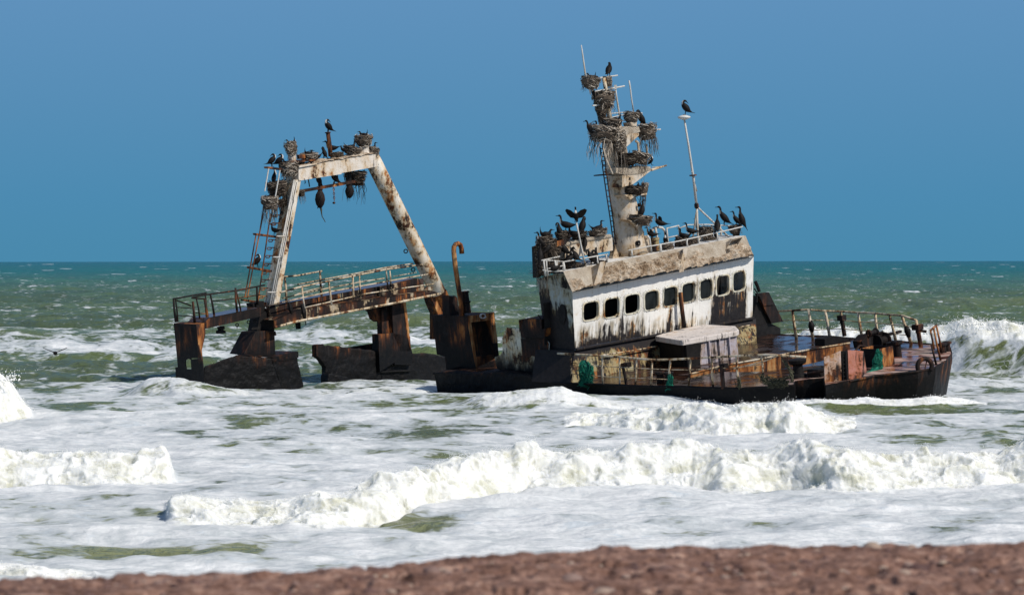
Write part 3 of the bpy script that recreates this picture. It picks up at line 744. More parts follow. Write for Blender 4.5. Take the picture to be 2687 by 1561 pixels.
# sides, back, floor and ceiling of the house
bb = pa(-1.75)(cA(165, 1108))
SP = plane3(bl, tl, bb); NSd = np.cross(tl - bl, bb - bl); NSd /= np.linalg.norm(NSd)
if NSd @ R > 0: NSd = -NSd
spt = lambda x, y: SP(cA(x, y))
mb = MB()
def sq(u, v):
    x0, y0_ = 80 + v * 66, 520 + v * 500; x1, y1_ = 330 + v * 20, 606 + v * 406
    return spt(x0 + (x1 - x0) * u, y0_ + (y1_ - y0_) * u)
mb.grid(sq, 24, 40, lambda u, v: -.25 + 1.5 * float(sstep(.12, .75, v + .25 * (u < .3) - .25 * (u > .8))) )
mb.add([spt(80, 520), spt(265, 468), spt(330, 606)], [(0, 1, 2)], 0.0)
mb.add([spt(146, 1020), spt(350, 1012), spt(346, 1066), spt(165, 1112)], [(0, 1, 2, 3)], 1.2)
tb_, bb2 = spt(80, 520), spt(146, 1020)
tr = wpt(1620, 366); br2 = wpt(1612, 792)
sh = (-F * 1.9)
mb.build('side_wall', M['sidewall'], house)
mb = MB()
mb.add([tr, br2, br2 + sh, tr + sh + UP * .2], [(0, 1, 2, 3)])
mb.add([tb_, bb2, br2 + sh, tr + sh], [(0, 1, 2, 3)])
mb.build('back_wall', M['housewall'], house)
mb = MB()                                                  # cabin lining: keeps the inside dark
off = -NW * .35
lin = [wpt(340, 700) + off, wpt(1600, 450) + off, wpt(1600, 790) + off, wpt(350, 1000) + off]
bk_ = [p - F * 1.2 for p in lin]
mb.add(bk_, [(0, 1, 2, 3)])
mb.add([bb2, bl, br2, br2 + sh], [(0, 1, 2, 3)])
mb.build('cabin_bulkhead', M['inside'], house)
mb = MB()                                                  # porthole door in the side wall
ov = [spt(257 + 26 * math.cos(t) + 4, 772 + 72 * math.sin(t) + 4 * math.cos(t)) for t in np.linspace(0, 2 * math.pi, 24, endpoint=False)]
mb.add([p + NSd * .03 for p in ov] + [p - NSd * .02 for p in ov], [(k, (k + 1) % 24, 24 + (k + 1) % 24, 24 + k) for k in range(24)] + [tuple(range(24))])
mb.build('porthole', M['blackpart'], house)
# roof with its sloping, guano-covered front
TEl, TEr = pa(-.10)(cA(265, 468)), pa(-.10)(cA(1562, 214)); FEl, FEr = pa(.40)(cA(329, 613)), pa(.40)(cA(1622, 361))
mb = MB()
mb.add([TEl, TEr, TEr - F * 1.85, TEl - F * 1.85], [(0, 1, 2, 3)])
mb.add([p - UP * .08 for p in (TEl, TEr, TEr - F * 1.85, TEl - F * 1.85)], [(3, 2, 1, 0)])
wl, wr = wpt(330, 606), wpt(1620, 366)
mb.add([FEl - UP * .012, FEr - UP * .012, wr, wl], [(0, 1, 2, 3)])
mb.add([FEr, TEr, TEr - F * 1.85, wr + sh], [(0, 1, 2, 3)])
mb.add([FEl, TEl, spt(265, 468), wl], [(0, 1, 2, 3)])
roof = mb.build('roof', M['white'], house)
NF = np.cross(FEr - FEl, TEl - FEl); NF /= np.linalg.norm(NF)
if NF @ F < 0: NF = -NF
mb = MB()
NU, NV = 420, 64
U_, V_ = np.meshgrid(np.linspace(0, 1, NU + 1), np.linspace(0, 1, NV + 1))
Lx, Ly = U_ * 9.3, V_ * .85
cmask = sstep(.0, .30, V_ - .20 + .42 * fbm2(Lx * .8, Ly * 2.0, 601, 4) + .36 * sstep(.12, .35, U_) * sstep(.7, .45, U_) + .22 * (U_ > .86)) * sstep(.045, .01, -(1 - U_) * 0 + .0)
bare = sstep(.022, .05, np.abs(U_ - .125)) ; cmask = cmask * (1 - (1 - sstep(.03, .075, np.abs(U_ - .115))) * (V_ < .93)); cmask = cmask * sstep(0, .03, U_) * sstep(0, .012, 1 - U_)
cmask = cmask * (1 - .8 * np.exp(-((U_ - .645 + .1 * (V_ - .5)) / .018) ** 2))
rd = 1 - np.abs(fbm2(Lx * 2.2 + 2 * Ly, Ly * 3.2 - Lx * .4, 611, 3)) * 1.3
lump = .07 + .13 * np.clip(fbm2(Lx * 1.1, Ly * 2.2, 612, 4) + .15, 0, 1) + .08 * rd + .08 * fbm2(Lx * 6, Ly * 8, 613, 4)
disp = cmask * np.clip(lump, .015, .3) + .004
pts = [FEl * (1 - u) * v + FEr * u * v + TEl * (1 - u) * (1 - v) + TEr * u * (1 - v) + NF * d for u, v, d in zip(U_.ravel(), V_.ravel(), disp.ravel())]
mb.add(pts, [(j * (NU + 1) + i, j * (NU + 1) + i + 1, (j + 1) * (NU + 1) + i + 1, (j + 1) * (NU + 1) + i) for j in range(NV) for i in range(NU)], list(cmask.ravel() + .001))
mb.add([FEl, FEr, FEr - NF * .05, FEl - NF * .05], [(0, 1, 2, 3)], .1)
mb.build('roof_front', M['guano'], house)
FP = plane3(FEl, FEr, TEl)
def wedge(cr, top, bot, outl_, wid, hood=False):
    mb = MB(); t0, b0 = FP(cr(*top)), FP(cr(*bot)); o0 = t0 + (NF * .8 + F * .45) * outl_
    if hood:
        mb.prism([t0, o0, o0 - UP * .03, t0 - UP * .03], R * wid); mb.prism([t0, o0, b0], R * .02); mb.prism([t0 + R * wid, o0 + R * wid, b0 + R * wid], R * .02)
    else:
        mb.prism([t0 - NF * .02, o0, b0 - NF * .02], R * wid)
    mb.build('roof_bracket', M['mast'], house, bevel=.008)
wedge(cA, (462, 440), (478, 590), .46, .34)
wedge(cA, (1062, 340), (1092, 475), .40, .26)
wedge(cK, (1842, 540), (1842, 690), .34, .62, True)
mb = MB(); q0 = [FP(cK(*q)) + NF * .012 for q in ((1850, 555), (2030, 515), (2010, 640), (1975, 700), (1860, 660))]; mb.prism(q0, NF * .01); mb.build('hood_shade', M['blackpart'], house)  # black sheet painting the shade inside the hood
# ledge under the front, lower house
mb = MB(); mb.hexa([bl - R * .02, br + R * .02, br + R * .02 + F * .10, bl - R * .02 + F * .10], [p - UP * .09 for p in (bl - R * .02, br + R * .02, br + R * .02 + F * .10, bl - R * .02 + F * .10)], .9)
mb.build('ledge', M['lowwall'], house, bevel=.02)
mb = MB()
lt, rt = pa(-.02)(cA(345, 1030)), pa(-.02)(cA(1636, 805)); lb, rb = dk(cA(318, 1262)), dk(cA(1640, 962))
mb.grid(lambda u, v: (lt * (1 - u) + rt * u) * (1 - v) + (lb * (1 - u) + rb * u) * v, 60, 12, lambda u, v: 1.3 * (1 - float(sstep(.1, .42, v + .12 * math.sin(u * 9)))) + .5 * float(sstep(.45, .62, u)) * (u < .86))
mb.add([lt, lb, lb - F * 2.0, lt - F * 2.0], [(0, 1, 2, 3)], 2.0); mb.add([rt, rb, rb - F * 2.0, rt - F * 2.0], [(0, 1, 2, 3)], 1.0)
mb.build('lower_house', M['lowwall'], ship)
# dark gear on the far side of the house
mb = MB(); mb.prism(P(pa(-.2), cA, (1645, 625), (1730, 617), (1832, 825), (1748, 838)), -F * .14); mb.prism(P(pa(-.17), cA, (1655, 640), (1722, 632), (1762, 705), (1690, 715)), F * .02)
mb.build('loose_panel', M['rustdark'], ship, bevel=.01)
mb = MB(); mb.prism(P(pa(-.35), cA, (1606, 812), (1660, 640), (1745, 838), (1812, 872), (1812, 925), (1690, 962), (1610, 962)), -F * 1.2); mb.prism(P(pa(-.2), cA, (1630, 860), (1700, 850), (1720, 930), (1640, 950)), -F * .3)
mb.tube(P(pa(-.1), cA, (1625, 590), (1645, 620), (1642, 690)), .03, 6); mb.tube(P(pa(-.4), cA, (1632, 540), (1648, 575), (1660, 612)), .07, 6)
mb.build('deck_locker', M['blackpart'], ship, bevel=.01)
mb = rod(pa(.3), cA, .085, (1098, 618), (1110, 735), (1126, 868), n=10); mb.build('vent_pole', M['orange'], ship, smooth=True)
mb = rod(pa(.25), cA, .03, (548, 1062), (740, 1034), (932, 1000)); mb.build('grab_rail', M['rail'], ship); mb = rod(pa(.2), cA, .02, (1500, 868), (1590, 850)); mb.build('grab_rail', M['rail'], ship)

# ---- hatch in front of the house
HC = -.02
hp = pc(HC)
lid = P(hp, cA, (920, 928), (1040, 884), (1270, 845), (1490, 856), (1514, 880), (1500, 892), (1112, 958), (1086, 956))
cen = sum(lid) / len(lid)
mb = MB(); mb.prism(lid, -UP * .20); mb.build('hatch_lid', M['hatchlid'], ship, bevel=.03)
boxp = [cen + (p - cen) * .93 - UP * .2 for p in lid]
mb = MB(); mb.prism(boxp, UP * (CD - HC + .2 - .05))
for k in range(5):                                         # stiffeners down the lit side
    p = boxp[6] + (boxp[5] - boxp[6]) * (k + .3) / 5; mb.box(p - R * .03 + F * .0, R * .07, F * .09, UP * (CD - HC + .2))
hatch = mb.build('hatch_coaming', M['hatchbox'], ship, bevel=.012)
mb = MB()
for i, j in ((7, 0), (6, 7)):  # black sheets painting shade on the hatch's left faces and lit-side corner
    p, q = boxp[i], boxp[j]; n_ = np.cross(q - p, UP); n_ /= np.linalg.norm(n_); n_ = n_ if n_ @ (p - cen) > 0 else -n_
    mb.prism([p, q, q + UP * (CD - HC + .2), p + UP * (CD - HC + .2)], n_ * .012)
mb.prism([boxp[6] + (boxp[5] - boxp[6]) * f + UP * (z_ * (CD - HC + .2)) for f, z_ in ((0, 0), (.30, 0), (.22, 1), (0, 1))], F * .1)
mb.build('shade_side', M['blackpart'], hatch)

# ---- near railing
NR = pb(-.36)
def railing(name, mat, pl_, cr, rails, posts, pr=.04, rr=.028):
    mb = MB()
    for r_, pts in rails: mb.tube(P(pl_, cr, *pts) if pl_ else pts, r_, 6)
    o = mb.build(name, mat, ship, smooth=True)
    for q in posts:
        mb = MB(); pts = P(pl_, cr, *q[:2]) if pl_ else list(q[:2])
        m_ = (pts[0] + pts[1]) / 2 + np.array([random.gauss(0, .012), random.gauss(0, .012), 0])
        r_ = q[2] if len(q) > 2 else pr
        mb.tube([pts[0], m_, pts[1]], [r_ * .9, r_, r_ * 1.15], 6); mb.build('post', mat, o, smooth=True)
    return o
nr_ = railing('railing', M['rail'], NR, cA,
    [(.042, [(225, 1050), (440, 1062), (660, 1076), (900, 1096), (1030, 1094), (1200, 1086), (1500, 1069), (1700, 1060), (1990, 1077)]), (.016, [(322, 1118), (545, 1142), (780, 1155), (1020, 1166), (1160, 1168), (1335, 1160), (1500, 1150), (1690, 1128)]),
     (.014, [(326, 1196), (545, 1214), (780, 1226), (1020, 1236)]), (.022, [(1150, 1232), (1400, 1180), (1690, 1108), (1780, 1075)])],
    [((318, 1058), (325, 1262)), ((428, 1064), (434, 1262)), ((543, 1070), (548, 1274)), ((664, 1078), (667, 1287)), ((785, 1090), (778, 1284)), ((897, 1096), (889, 1277)), ((1028, 1094), (1018, 1282), .045), ((1170, 1090), (1157, 1287)), ((1322, 1084), (1333, 1304), .045), ((1496, 1072), (1514, 1290)), ((1675, 1062), (1694, 1270))])
mb = MB(); mb.tube(P(NR, cA, (690, 1150), (704, 1210), (716, 1284)), .06, 8); mb.prism(P(NR, cA, (672, 1122), (718, 1118), (720, 1152), (676, 1158)), R * .25); mb.build('lamp_bracket', M['rustdark'], ship, bevel=.01)
mb = MB(); mb.tube(P(NR, cA, (1392, 1140), (1404, 1302)), .075, 8); mb.prism(P(NR, cA, (1372, 1128), (1412, 1126), (1414, 1158), (1374, 1160)), R * .2); mb.build('fairlead_post', M['rust'], ship, bevel=.01)
for q in ((920, 1270), (980, 1272)):
    b0 = dk(cA(*q)) + R * .3; mb = MB(); mb.lathe(b0, UP, [(0, .15), (.3, .13), (.33, .18), (.40, .18), (.41, .1)], 12); mb.build('bollard', M['rustdark'], ship, smooth=False)
b0 = dk(cB(770, 905)); mb = MB()
mb.lathe(b0, UP, [(0, .32), (.1, .3), (.14, .2), (.42, .17), (.5, .3), (.62, .33), (.66, .2)], 16); mb.tube([b0 + UP * .2 + R * .2, b0 + UP * .22 + R * .9 + F * .3, b0 + UP * .1 + R * 1.3 + F * .9], .06, 6)
mb.box(b0 + F * .4, F * .5, R * .5, UP * .28); mb.build('mooring_winch', M['blackpart'], ship, bevel=.01)
mb = MB(); q0 = dk(cB(900, 905)); mb.tube([q0 - R * .2 + UP * .16, q0 + F * .5 + UP * .22, q0 + F * 1.0 + R * .4 + UP * .18], .055, 6); mb.box(q0 + F * .7 + R * .3, F * .18, R * .18, UP * .3); mb.build('deck_pipe', M['rustdark'], ship, bevel=.008)

# ---- breakwater plate, bin, winch, plates at the bow
w0, w1 = dk(cB(0, 905)), dk(cB(860, 786))
BP = plane3(w0, w1, w0 + UP); nB = np.cross(w1 - w0, UP); nB /= np.linalg.norm(nB)
top = P(BP, cA, (1165, 1200), (1410, 1138)) + P(BP, cB, (400, 716), (700, 657), (1000, 605), (1300, 556))
bot = P(BP, cA, (1170, 1232), (1410, 1182)) + P(BP, cB, (400, 850), (700, 806), (1000, 742), (1300, 640))
mb = MB()
for i in range(5): mb.hexa([bot[i], bot[i + 1], top[i + 1], top[i]], [p - nB * .04 for p in (bot[i], bot[i + 1], top[i + 1], top[i])])
brk = mb.build('breakwater', M['orange'], ship)
mb = MB(); mb.tube([p + UP * .01 for p in top], .035, 6); mb.build('breakwater_rim', M['rail'], brk)
q = apl(cB(1040, 585)); mb = MB(); mb.prism(P(q, cB, (1040, 512), (1110, 476), (1450, 512), (1440, 600), (1300, 600), (1042, 590)), -F * .5); mb.build('winch_bed', M['blackpart'], ship, bevel=.01)
q = apl(cB(1520, 640)); mb = MB()
mb.prism(P(q, cB, (1425, 540), (1480, 470), (1560, 455), (1600, 425), (1650, 470), (1668, 600), (1560, 640), (1440, 610)), -F * .45)
cw = q(cB(1535, 445)); mb.lathe(cw - R * .28, R, [(0, .13), (.06, .15), (.1, .09), (.4, .09), (.44, .15), (.5, .13)], 14)
cw = q(cB(1600, 530)) + F * .1; mb.lathe(cw - R * .3, R, [(0, .27), (.05, .28), (.09, .15), (.5, .15), (.55, .28), (.6, .26)], 16)
mb.tube(P(q, cB, (1480, 480), (1640, 440)), .05, 6); mb.tube(P(q, cB, (1350, 640), (1400, 580), (1500, 600)), .05, 6)
mb.build('anchor_winch', M['rustdark'], ship, bevel=.012)
c0 = dk(cB(1622, 808)); h_ = .66; mb = MB()
f1 = [c0, c0 + R * .78, c0 + R * .74 + UP * h_, c0 - R * .02 + UP * h_]
mb.prism(f1, -F * .03); mb.prism([p - F * .85 for p in f1], -F * .03)
mb.build('gear_bin', M['orange'], ship, bevel=.008)
gb = COL.objects['gear_bin']
mb = MB(); f2 = [c0 - R * .0, c0 - F * .85, c0 - F * .85 + UP * h_, c0 + UP * h_]; mb.prism(f2, R * .03); mb.prism([p + R * .75 for p in f2], R * .03); mb.build('bin_side', M['blackpart'], gb)  # bin sides near-black: their shade is put into the colour
e0, e1 = dk(cB(722, 992)), dk(cB(1560, 893)); dn_ = np.cross(e1 - e0, Z); dn_ /= np.linalg.norm(dn_)
if dn_[1] > 0: dn_ = -dn_
e0, e1 = e0 + dn_ * .16, e1 + dn_ * .16
PP = plane3(e0, e1, e0 + Z)
mb = MB(); mb.prism(P(PP, cB, (1030, 702), (1120, 668), (1205, 634), (1216, 1020), (1150, 1034), (1060, 1012), (1040, 975)), -dn_ * .06); mb.build('bulwark_plate', M['platepale'], ship, bevel=.012)
mb = MB(); mb.prism(P(PP, cB, (1276, 628), (1360, 630), (1445, 640), (1460, 760), (1472, 842), (1400, 950), (1292, 1056)), -dn_ * .06); mb.tube(P(PP, cB, (1372, 630), (1374, 800)), .012, 4); mb.build('bulwark_plate', M['plate'], ship, bevel=.012)
mb = MB(); mb.tube(P(PP, cB, (1255, 640), (1275, 1050)), .05, 6); mb.tube(P(PP, cB, (1222, 660), (1232, 1040)), .02, 6)
for k in range(9): y = 690 + k * 42; mb.tube(P(PP, cB, (1222 + k, y), (1262 + k, y)), .014, 4)
mb.prism([p - dn_ * .12 for p in P(PP, cB, (1205, 640), (1285, 632), (1300, 1060), (1210, 1030))], -dn_ * .04)
mb.build('boarding_ladder', M['blackpart'], ship)
# bollards, fairlead, bow rail
for px, hh, rr in ((cB(1735, 690), .5, .14), (cB(1795, 690), .55, .15), (cB(2262, 655), .34, .13), (cB(2305, 640), .34, .13)):
    b0 = dk(px); mb = MB(); mb.lathe(b0, UP, [(0, rr), (hh * .75, rr * .92), (hh * .8, rr * 1.35), (hh, rr * 1.35), (hh + .02, rr * .8)], 14); mb.build('bollard', M['rustdark'], ship)
mb = MB(); mb.box(dk(cB(1700, 560)) + UP * .3 - R * .3, R * 1.0, F * .12, UP * .1); mb.build('bollard_base', M['rustdark'], ship, bevel=.01)
b0 = dk(cB(2075, 832)); ex = np.array([.94, .2, .1]); ex /= np.linalg.norm(ex)
mb = MB(); mb.tube([b0 + UP * .13 + .262 * (math.cos(t) * ex + math.sin(t) * UP) for t in np.linspace(-.75, math.pi + .75, 22)], .085, 8); mb.build('fairlead_ring', M['rustdark'], ship, smooth=True)
mb = MB(); mb.tube([b0 + UP * .02, b0 + UP * .34 + ex * .1], .02, 5); mb.build('fairlead_pin', M['rust'], COL.objects['fairlead_ring'])
q1 = apl(cB(2230, 735)); q2 = apl(cB(2195, 775))
railing('bow_rail', M['rust'], None, None, [(.04, [q2(cB(2130, 428)), q2(cB(2160, 400)), q1(cB(2195, 372))])],
    [(q2(cB(2132, 428)), q2(cB(2168, 620))), (q2(cB(2140, 575)), q2(cB(2190, 775))), (q1(cB(2165, 402)), q1(cB(2236, 732))), (q1(cB(2193, 375)), q1(cB(2252, 660)))])
# far railing with its lamp posts
fp = [((705, 218), (745, 500)), ((872, 210), (917, 512)), ((1045, 222), (1090, 492)), ((1203, 228), (1244, 482)), ((1383, 240), (1427, 508)), ((1560, 248), (1592, 515)), ((1708, 262), (1777, 546)), ((1835, 270), (1932, 562)), ((1985, 320), (2032, 592))]
pp = []
for t_, b_ in fp:
    q = apl(cB(*b_)); pp.append((q(cB(*t_)), q(cB(*b_))))
tops = [pp[0][0] + (pp[0][0] - pp[1][0]) * .85] + [p[0] for p in pp]
def lev(f): return [p[0] + (p[1] - p[0]) * f for p in pp]
ml, ll = lev(.36), lev(.70)
fr = railing('railing', M['rail'], None, None, [(.042, tops), (.018, [ml[0] + (ml[0] - ml[1]) * .7] + ml), (.018, [ll[0] + (ll[0] - ll[1]) * .7] + ll[:8])], pp, pr=.06)
for i, (s1, m_) in ((3, (.13, 'rustdark')), (8, (.16, 'rust'))):
    c0 = pp[i][0] + (pp[i][1] - pp[i][0]) * .28; mb = MB()
    mb.box(c0 - R * s1 - F * s1 - UP * .08, R * 2 * s1, F * 2 * s1, UP * .2); mb.lathe(c0 - UP * .25, UP, [(0, .05), (.08, .1), (.16, .08)], 10); mb.tube([c0, pp[i][1]], .085, 8)
    if i == 8: mb.tube([c0 - UP * .1, c0 - UP * .18 + R * .25 + F * .2], .06, 6)
    mb.build('rail_lamp', M[m_], fr, bevel=.01)
for i in (1, 7):
    mb = MB(); c0 = lev(.36)[i]; c1 = lev(.75)[i]; mb.tube([c0 + R * .02, (c0 + c1) / 2 + F * .03, c1], [.06, .13, .08], 7); mb.build('hanging_rag', M['blackpart'], fr, smooth=True)

# ---- mast
MP = pa(-1.0)
ax = [MP(cT(562, 1345)), MP(cT(548, 1200)), MP(cT(520, 960)), MP(cT(470, 620)), MP(cT(420, 330)), MP(cM(480, 1000)), MP(cM(475, 880)), MP(cM(470, 830))]
mb = MB(); mb.tube(ax, [.68, .60, .54, .48, .46, .44, .40, .28], 28)
mast = mb.build('mast', M['mast'], ship, smooth=True)
mb = MB(); mb.tube([ax[0] - UP * .02, ax[0] + UP * .04], [.80, .72], 24); mb.prism(P(MP, cT, (300, 1400), (335, 1180), (400, 1380)), -F * .2, both=True); mb.prism(P(pa(-.45), cT, (560, 1300), (620, 1340), (560, 1350)), R * .3); mb.build('mast_foot', M['mast'], mast)
hole = pa(-.40)(cT(655, 1165)); mb = MB(); mb.lathe(hole - F * .12, F + R * .25, [(0, .1), (.16, .1), (.161, .06), (.05, .055)], 14); mb.build('mast_socket', M['blackpart'], mast)
# triangular fin catching the sun at the foot
mb = MB(); mb.prism(P(pa(-.55), cT, (700, 960), (600, 1200), (740, 1260), (735, 1020)), -F * .1); mb.build('mast_fin', M['mast'], mast, bevel=.01)
LP = pa(-.75)
mb = MB()
def lad(f): # rails of the mast ladder
    a = np.array([348, 1045.]); b_ = np.array(((cT(205, 100)[0] - 1480) / .27318, (cT(205, 100)[1] - 100) / .27318)); return a
l1 = P(LP, cM, (345, 1045), (372, 1230)) + P(LP, cT, (200, 180), (255, 560), (300, 860), (345, 1200))
l2 = P(LP, cM, (372, 1045), (404, 1230)) + P(LP, cT, (240, 180), (292, 560), (335, 860), (378, 1180))
mb.tube(l1, .024, 5); mb.tube(l2, .024, 5)
def along(pts, f):
    f = f * (len(pts) - 1); i = min(int(f), len(pts) - 2); return pts[i] + (pts[i + 1] - pts[i]) * (f - i)
for k in range(24): mb.tube([along(l1, (k + .5) / 24), along(l2, (k + .5) / 24)], .018, 4)
mb.build('ladder', M['rustdark'], mast)
mb = MB(); c0 = MP(cM(375, 1316)); mb.tube([c0 + (math.cos(t) * np.array([.29, .1, .03]) + math.sin(t) * F * .25) for t in np.linspace(0, 2 * math.pi, 20)], .02, 5); mb.build('ladder_hoop', M['rustdark'], mast)
mb = MB()
mb.tube(P(MP, cM, (445, 830), (425, 640), (400, 480), (380, 372)), [.10, .085, .075, .07], 8)
mb.build('top_pole', M['rail'], mast, smooth=True)
for nm, pts, r_ in (('whip_antenna', [(258, 545), (235, 440), (205, 340), (180, 160), (168, 70)], [.03, .035, .035, .032, .02]), ('antenna', [(670, 716), (652, 600), (636, 470), (626, 412)], [.03, .03, .032, .034]),
                   ('antenna_post', [(545, 838), (525, 690), (505, 560), (492, 462)], [.045, .04, .035, .035])):
    mb = MB(); mb.tube(P(MP, cM, *pts), r_, 6); mb.build(nm, M['railclean'], mast, smooth=True)
mb = MB()
for pts, r_ in (([(335, 386), (515, 362)], .03), ([(298, 516), (582, 464)], .032), ([(445, 728), (560, 718), (752, 722)], .022), ([(448, 768), (572, 740)], .022), ([(275, 652), (430, 640)], .03), ([(752, 722), (752, 800)], .015), ([(450, 800), (590, 796)], .015), ([(870, 884), (928, 880)], .03), ([(395, 968), (450, 980)], .02), ([(250, 950), (330, 958)], .03)):
    mb.tube(P(MP, cM, *pts), r_, 6)
mb.box(MP(cM(482, 496)), np.array([.1, 0, 0]), np.array([0, .1, 0]), Z * .17); mb.build('crossbars', M['railclean'], mast)
def plat(polyc, cr, thick, nm='mast_platform', mat='mast', front=-.35):
    mb = MB(); mb.prism(P(pa(front), cr, *polyc), -F * thick); mb.build(nm, M[mat], mast, bevel=.015)
plat([(560, 965), (640, 925), (722, 915), (722, 940), (600, 1052)], cM, .75)
plat([(530, 900), (600, 850), (720, 850), (735, 905), (600, 945), (545, 950)], cM, .6, mat='guano', front=-.38)
plat([(640, 812), (705, 806), (700, 850), (650, 850)], cM, .4)
plat([(560, 1322), (700, 1300), (845, 1255), (845, 1272), (665, 1408), (560, 1436)], cM, .75)
plat([(500, 1250), (680, 1248), (760, 1228), (832, 1238), (840, 1268), (720, 1310), (600, 1320), (500, 1300)], cM, .6, mat='guano', front=-.33)
plat([(680, 1180), (765, 1160), (765, 1175), (690, 1192)], cM, .4)
plat([(480, 545), (690, 540), (772, 522), (772, 545), (620, 565), (560, 610), (500, 560)], cT, .6)
plat([(525, 862), (640, 895), (815, 872), (818, 890), (700, 915), (660, 970), (600, 910)], cT, .5)
mb = MB(); mb.tube(P(pa(-.4), cM, (690, 990), (712, 1010), (722, 1110)), .05, 6); mb.tube(P(pa(-.6), cM, (795, 1020), (797, 1135)), .04, 6); mb.tube(P(pa(-.3), cM, (380, 1060), (412, 1180), (468, 1305)), .03, 6); mb.build('platform_strut', M['mast'], mast)
mb = MB(); mb.tube(P(pa(-.35), cM, (840, 1270), (985, 1225)), [.05, .03], 6); mb.tube(P(pa(-.35), cM, (845, 1246), (975, 1230)), .015, 5); mb.build('mast_spur', M['rail'], mast)
mb = MB(); mb.tube(P(pa(-.4), cT, (640, 575), (672, 620), (662, 650)), .008, 4); mb.tube(P(pa(-.4), cT, (715, 570), (712, 620), (685, 655)), .012, 4); mb.lathe(pa(-.4)(cT(675, 698)), UP, [(0, .06), (.03, .075), (.11, .075), (.13, .05)], 10)
mb.build('hanging_lantern', M['rustdark'], mast)

# ---- lamp pole on the roof
QP = pa(-.55)
mb = MB(); mb.tube(P(QP, cM, (1158, 790), (1200, 1050), (1235, 1290)) + P(QP, cT, (1362, 300), (1405, 690)), [.035, .04, .045, .05, .05], 8); mb.tube(P(QP, cT, (1345, 240), (1375, 380), (1408, 500)), .03, 6)
lp = mb.build('lamp_pole', M['railclean'], ship, smooth=True)
mb = MB(); mb.tube(P(QP, cT, (1408, 690), (1416, 950), (1426, 1200)), .045, 6); mb.tube([QP(cT(1412, 700)), QP(cT(1470, 1180)) - F * .5], .035, 6); mb.tube([QP(cT(1418, 705)), QP(cT(1838, 1105))], .035, 6); mb.build('lamp_stay', M['railclean'], lp, smooth=True)
mb = MB(); mb.lathe(QP(cT(1360, 300)) - UP * .02, UP, [(0, .05), (.01, .14), (.05, .14), (.06, .05)], 10); mb.build('pole_collar', M['rust'], lp); mb = MB(); mb.lathe(QP(cT(1405, 690)), UP, [(-.1, .05), (-.05, .09), (.08, .09), (.12, .05)], 8); mb.build('pole_collar', M['rust'], lp)
mb = MB(); c0 = QP(cM(1155, 790)); mb.lathe(c0, UP * 1 + R * .1, [(0, .05), (.02, .10), (.07, .23), (.11, .255), (.14, .22), (.18, .1), (.19, .03)], 20); mb.build('lamp', M['lamp'], lp, smooth=True)

# ---- roof rails, vents, funnel trunk
RP, RB = pa(-.16), pa(-1.6)
railing('roof_rail', M['railclean'], RP, cK, [(.026, [(65, 682), (420, 612), (630, 578), (1000, 510), (1400, 424), (1620, 374), (1900, 312), (2162, 248)])],
        [((122, 672), (135, 800)), ((650, 575), (655, 735), .05), ((1140, 480), (1152, 632)), ((1692, 358), (1700, 515))], pr=.035)
railing('roof_rail', M['railclean'], RB, cK, [(.026, [(1000, 275), (1160, 215), (1500, 208), (1800, 225), (2000, 236)]), (.018, [(1000, 300), (1010, 440)]), (.016, [(830, 585), (950, 565)]), (.018, [(1120, 366), (1400, 390), (2060, 420)])],
        [((1740, 225), (1770, 490), .05), ((1000, 275), (1015, 470), .03), ((1495, 400), (1500, 520), .02)], pr=.03)
mb = MB(); mb.tube(P(pa(-.7), cK, (560, 262), (590, 450), (618, 590), (640, 720)), .045, 7); mb.tube(P(pa(-.9), cK, (500, 480), (496, 340), (525, 275), (600, 256), (680, 268), (730, 320), (748, 420)), .05, 8)
mb.tube(P(pa(-.8), cK, (800, 600), (768, 275), (985, 230), (1010, 440)), .035, 6); mb.tube(P(pa(-.8), cK, (800, 445), (985, 408)), .025, 6); mb.tube(P(pa(-.5), cK, (412, 410), (450, 470), (488, 740)), .04, 7)
mb.build('roof_hoops', M['railclean'], ship, smooth=True)
c0 = pa(-.65)(cK(560, 760)); mb = MB(); mb.lathe(c0 - UP * .15, UP, [(0, .20), (.3, .20), (.31, .22), (.36, .22), (.37, .19), (.70, .185), (.71, .21), (.78, .21), (.8, .1)], 18); mb.build('roof_vent', M['lowwall'], ship)
c0 = pa(-.7)(cK(415, 700)); mb = MB(); mb.lathe(c0 - UP * .1, UP, [(0, .14), (.25, .13), (.26, .16), (.32, .16), (.33, .1), (.6, .08), (.62, .12), (.7, .11)], 14); mb.build('roof_vent', M['mast'], ship)
mb = MB(); mb.prism(P(pa(-.9), cK, (1300, 470), (1420, 450), (1590, 400), (1620, 520), (1420, 580), (1310, 600)), -F * .5); mb.build('roof_locker', M['mast'], ship, bevel=.01)
mb = MB(); mb.prism(P(pa(-.6), cN, (680, 600), (860, 575), (1100, 535), (1590, 468), (1602, 715), (1100, 805), (682, 885)), -F * .7); mb.build('funnel_trunk', M['mast'], ship, bevel=.012)
mb = MB(); mb.prism(P(pa(-.55), cN, (640, 580), (860, 520), (1100, 470), (1580, 400), (1592, 470), (1360, 500), (1100, 545), (860, 590), (690, 640)), -F * .8); mb.build('trunk_crust', M['guano'], ship, bevel=.05)
mb = MB(); mb.prism(P(pa(-.35), cN, (480, 560), (740, 470), (810, 450), (720, 560), (660, 610), (500, 650)), -F * .45); mb.prism(P(pa(-.3), cN, (740, 465), (760, 400), (722, 320), (812, 455)), -F * .3); mb.build('bent_flap', M['rust'], ship, bevel=.01)
mb = rod(pa(-.2), cN, .035, (895, 175), (945, 420), (1010, 740), (1080, 1040)); mb.build('roof_pole', M['railclean'], ship, smooth=True)
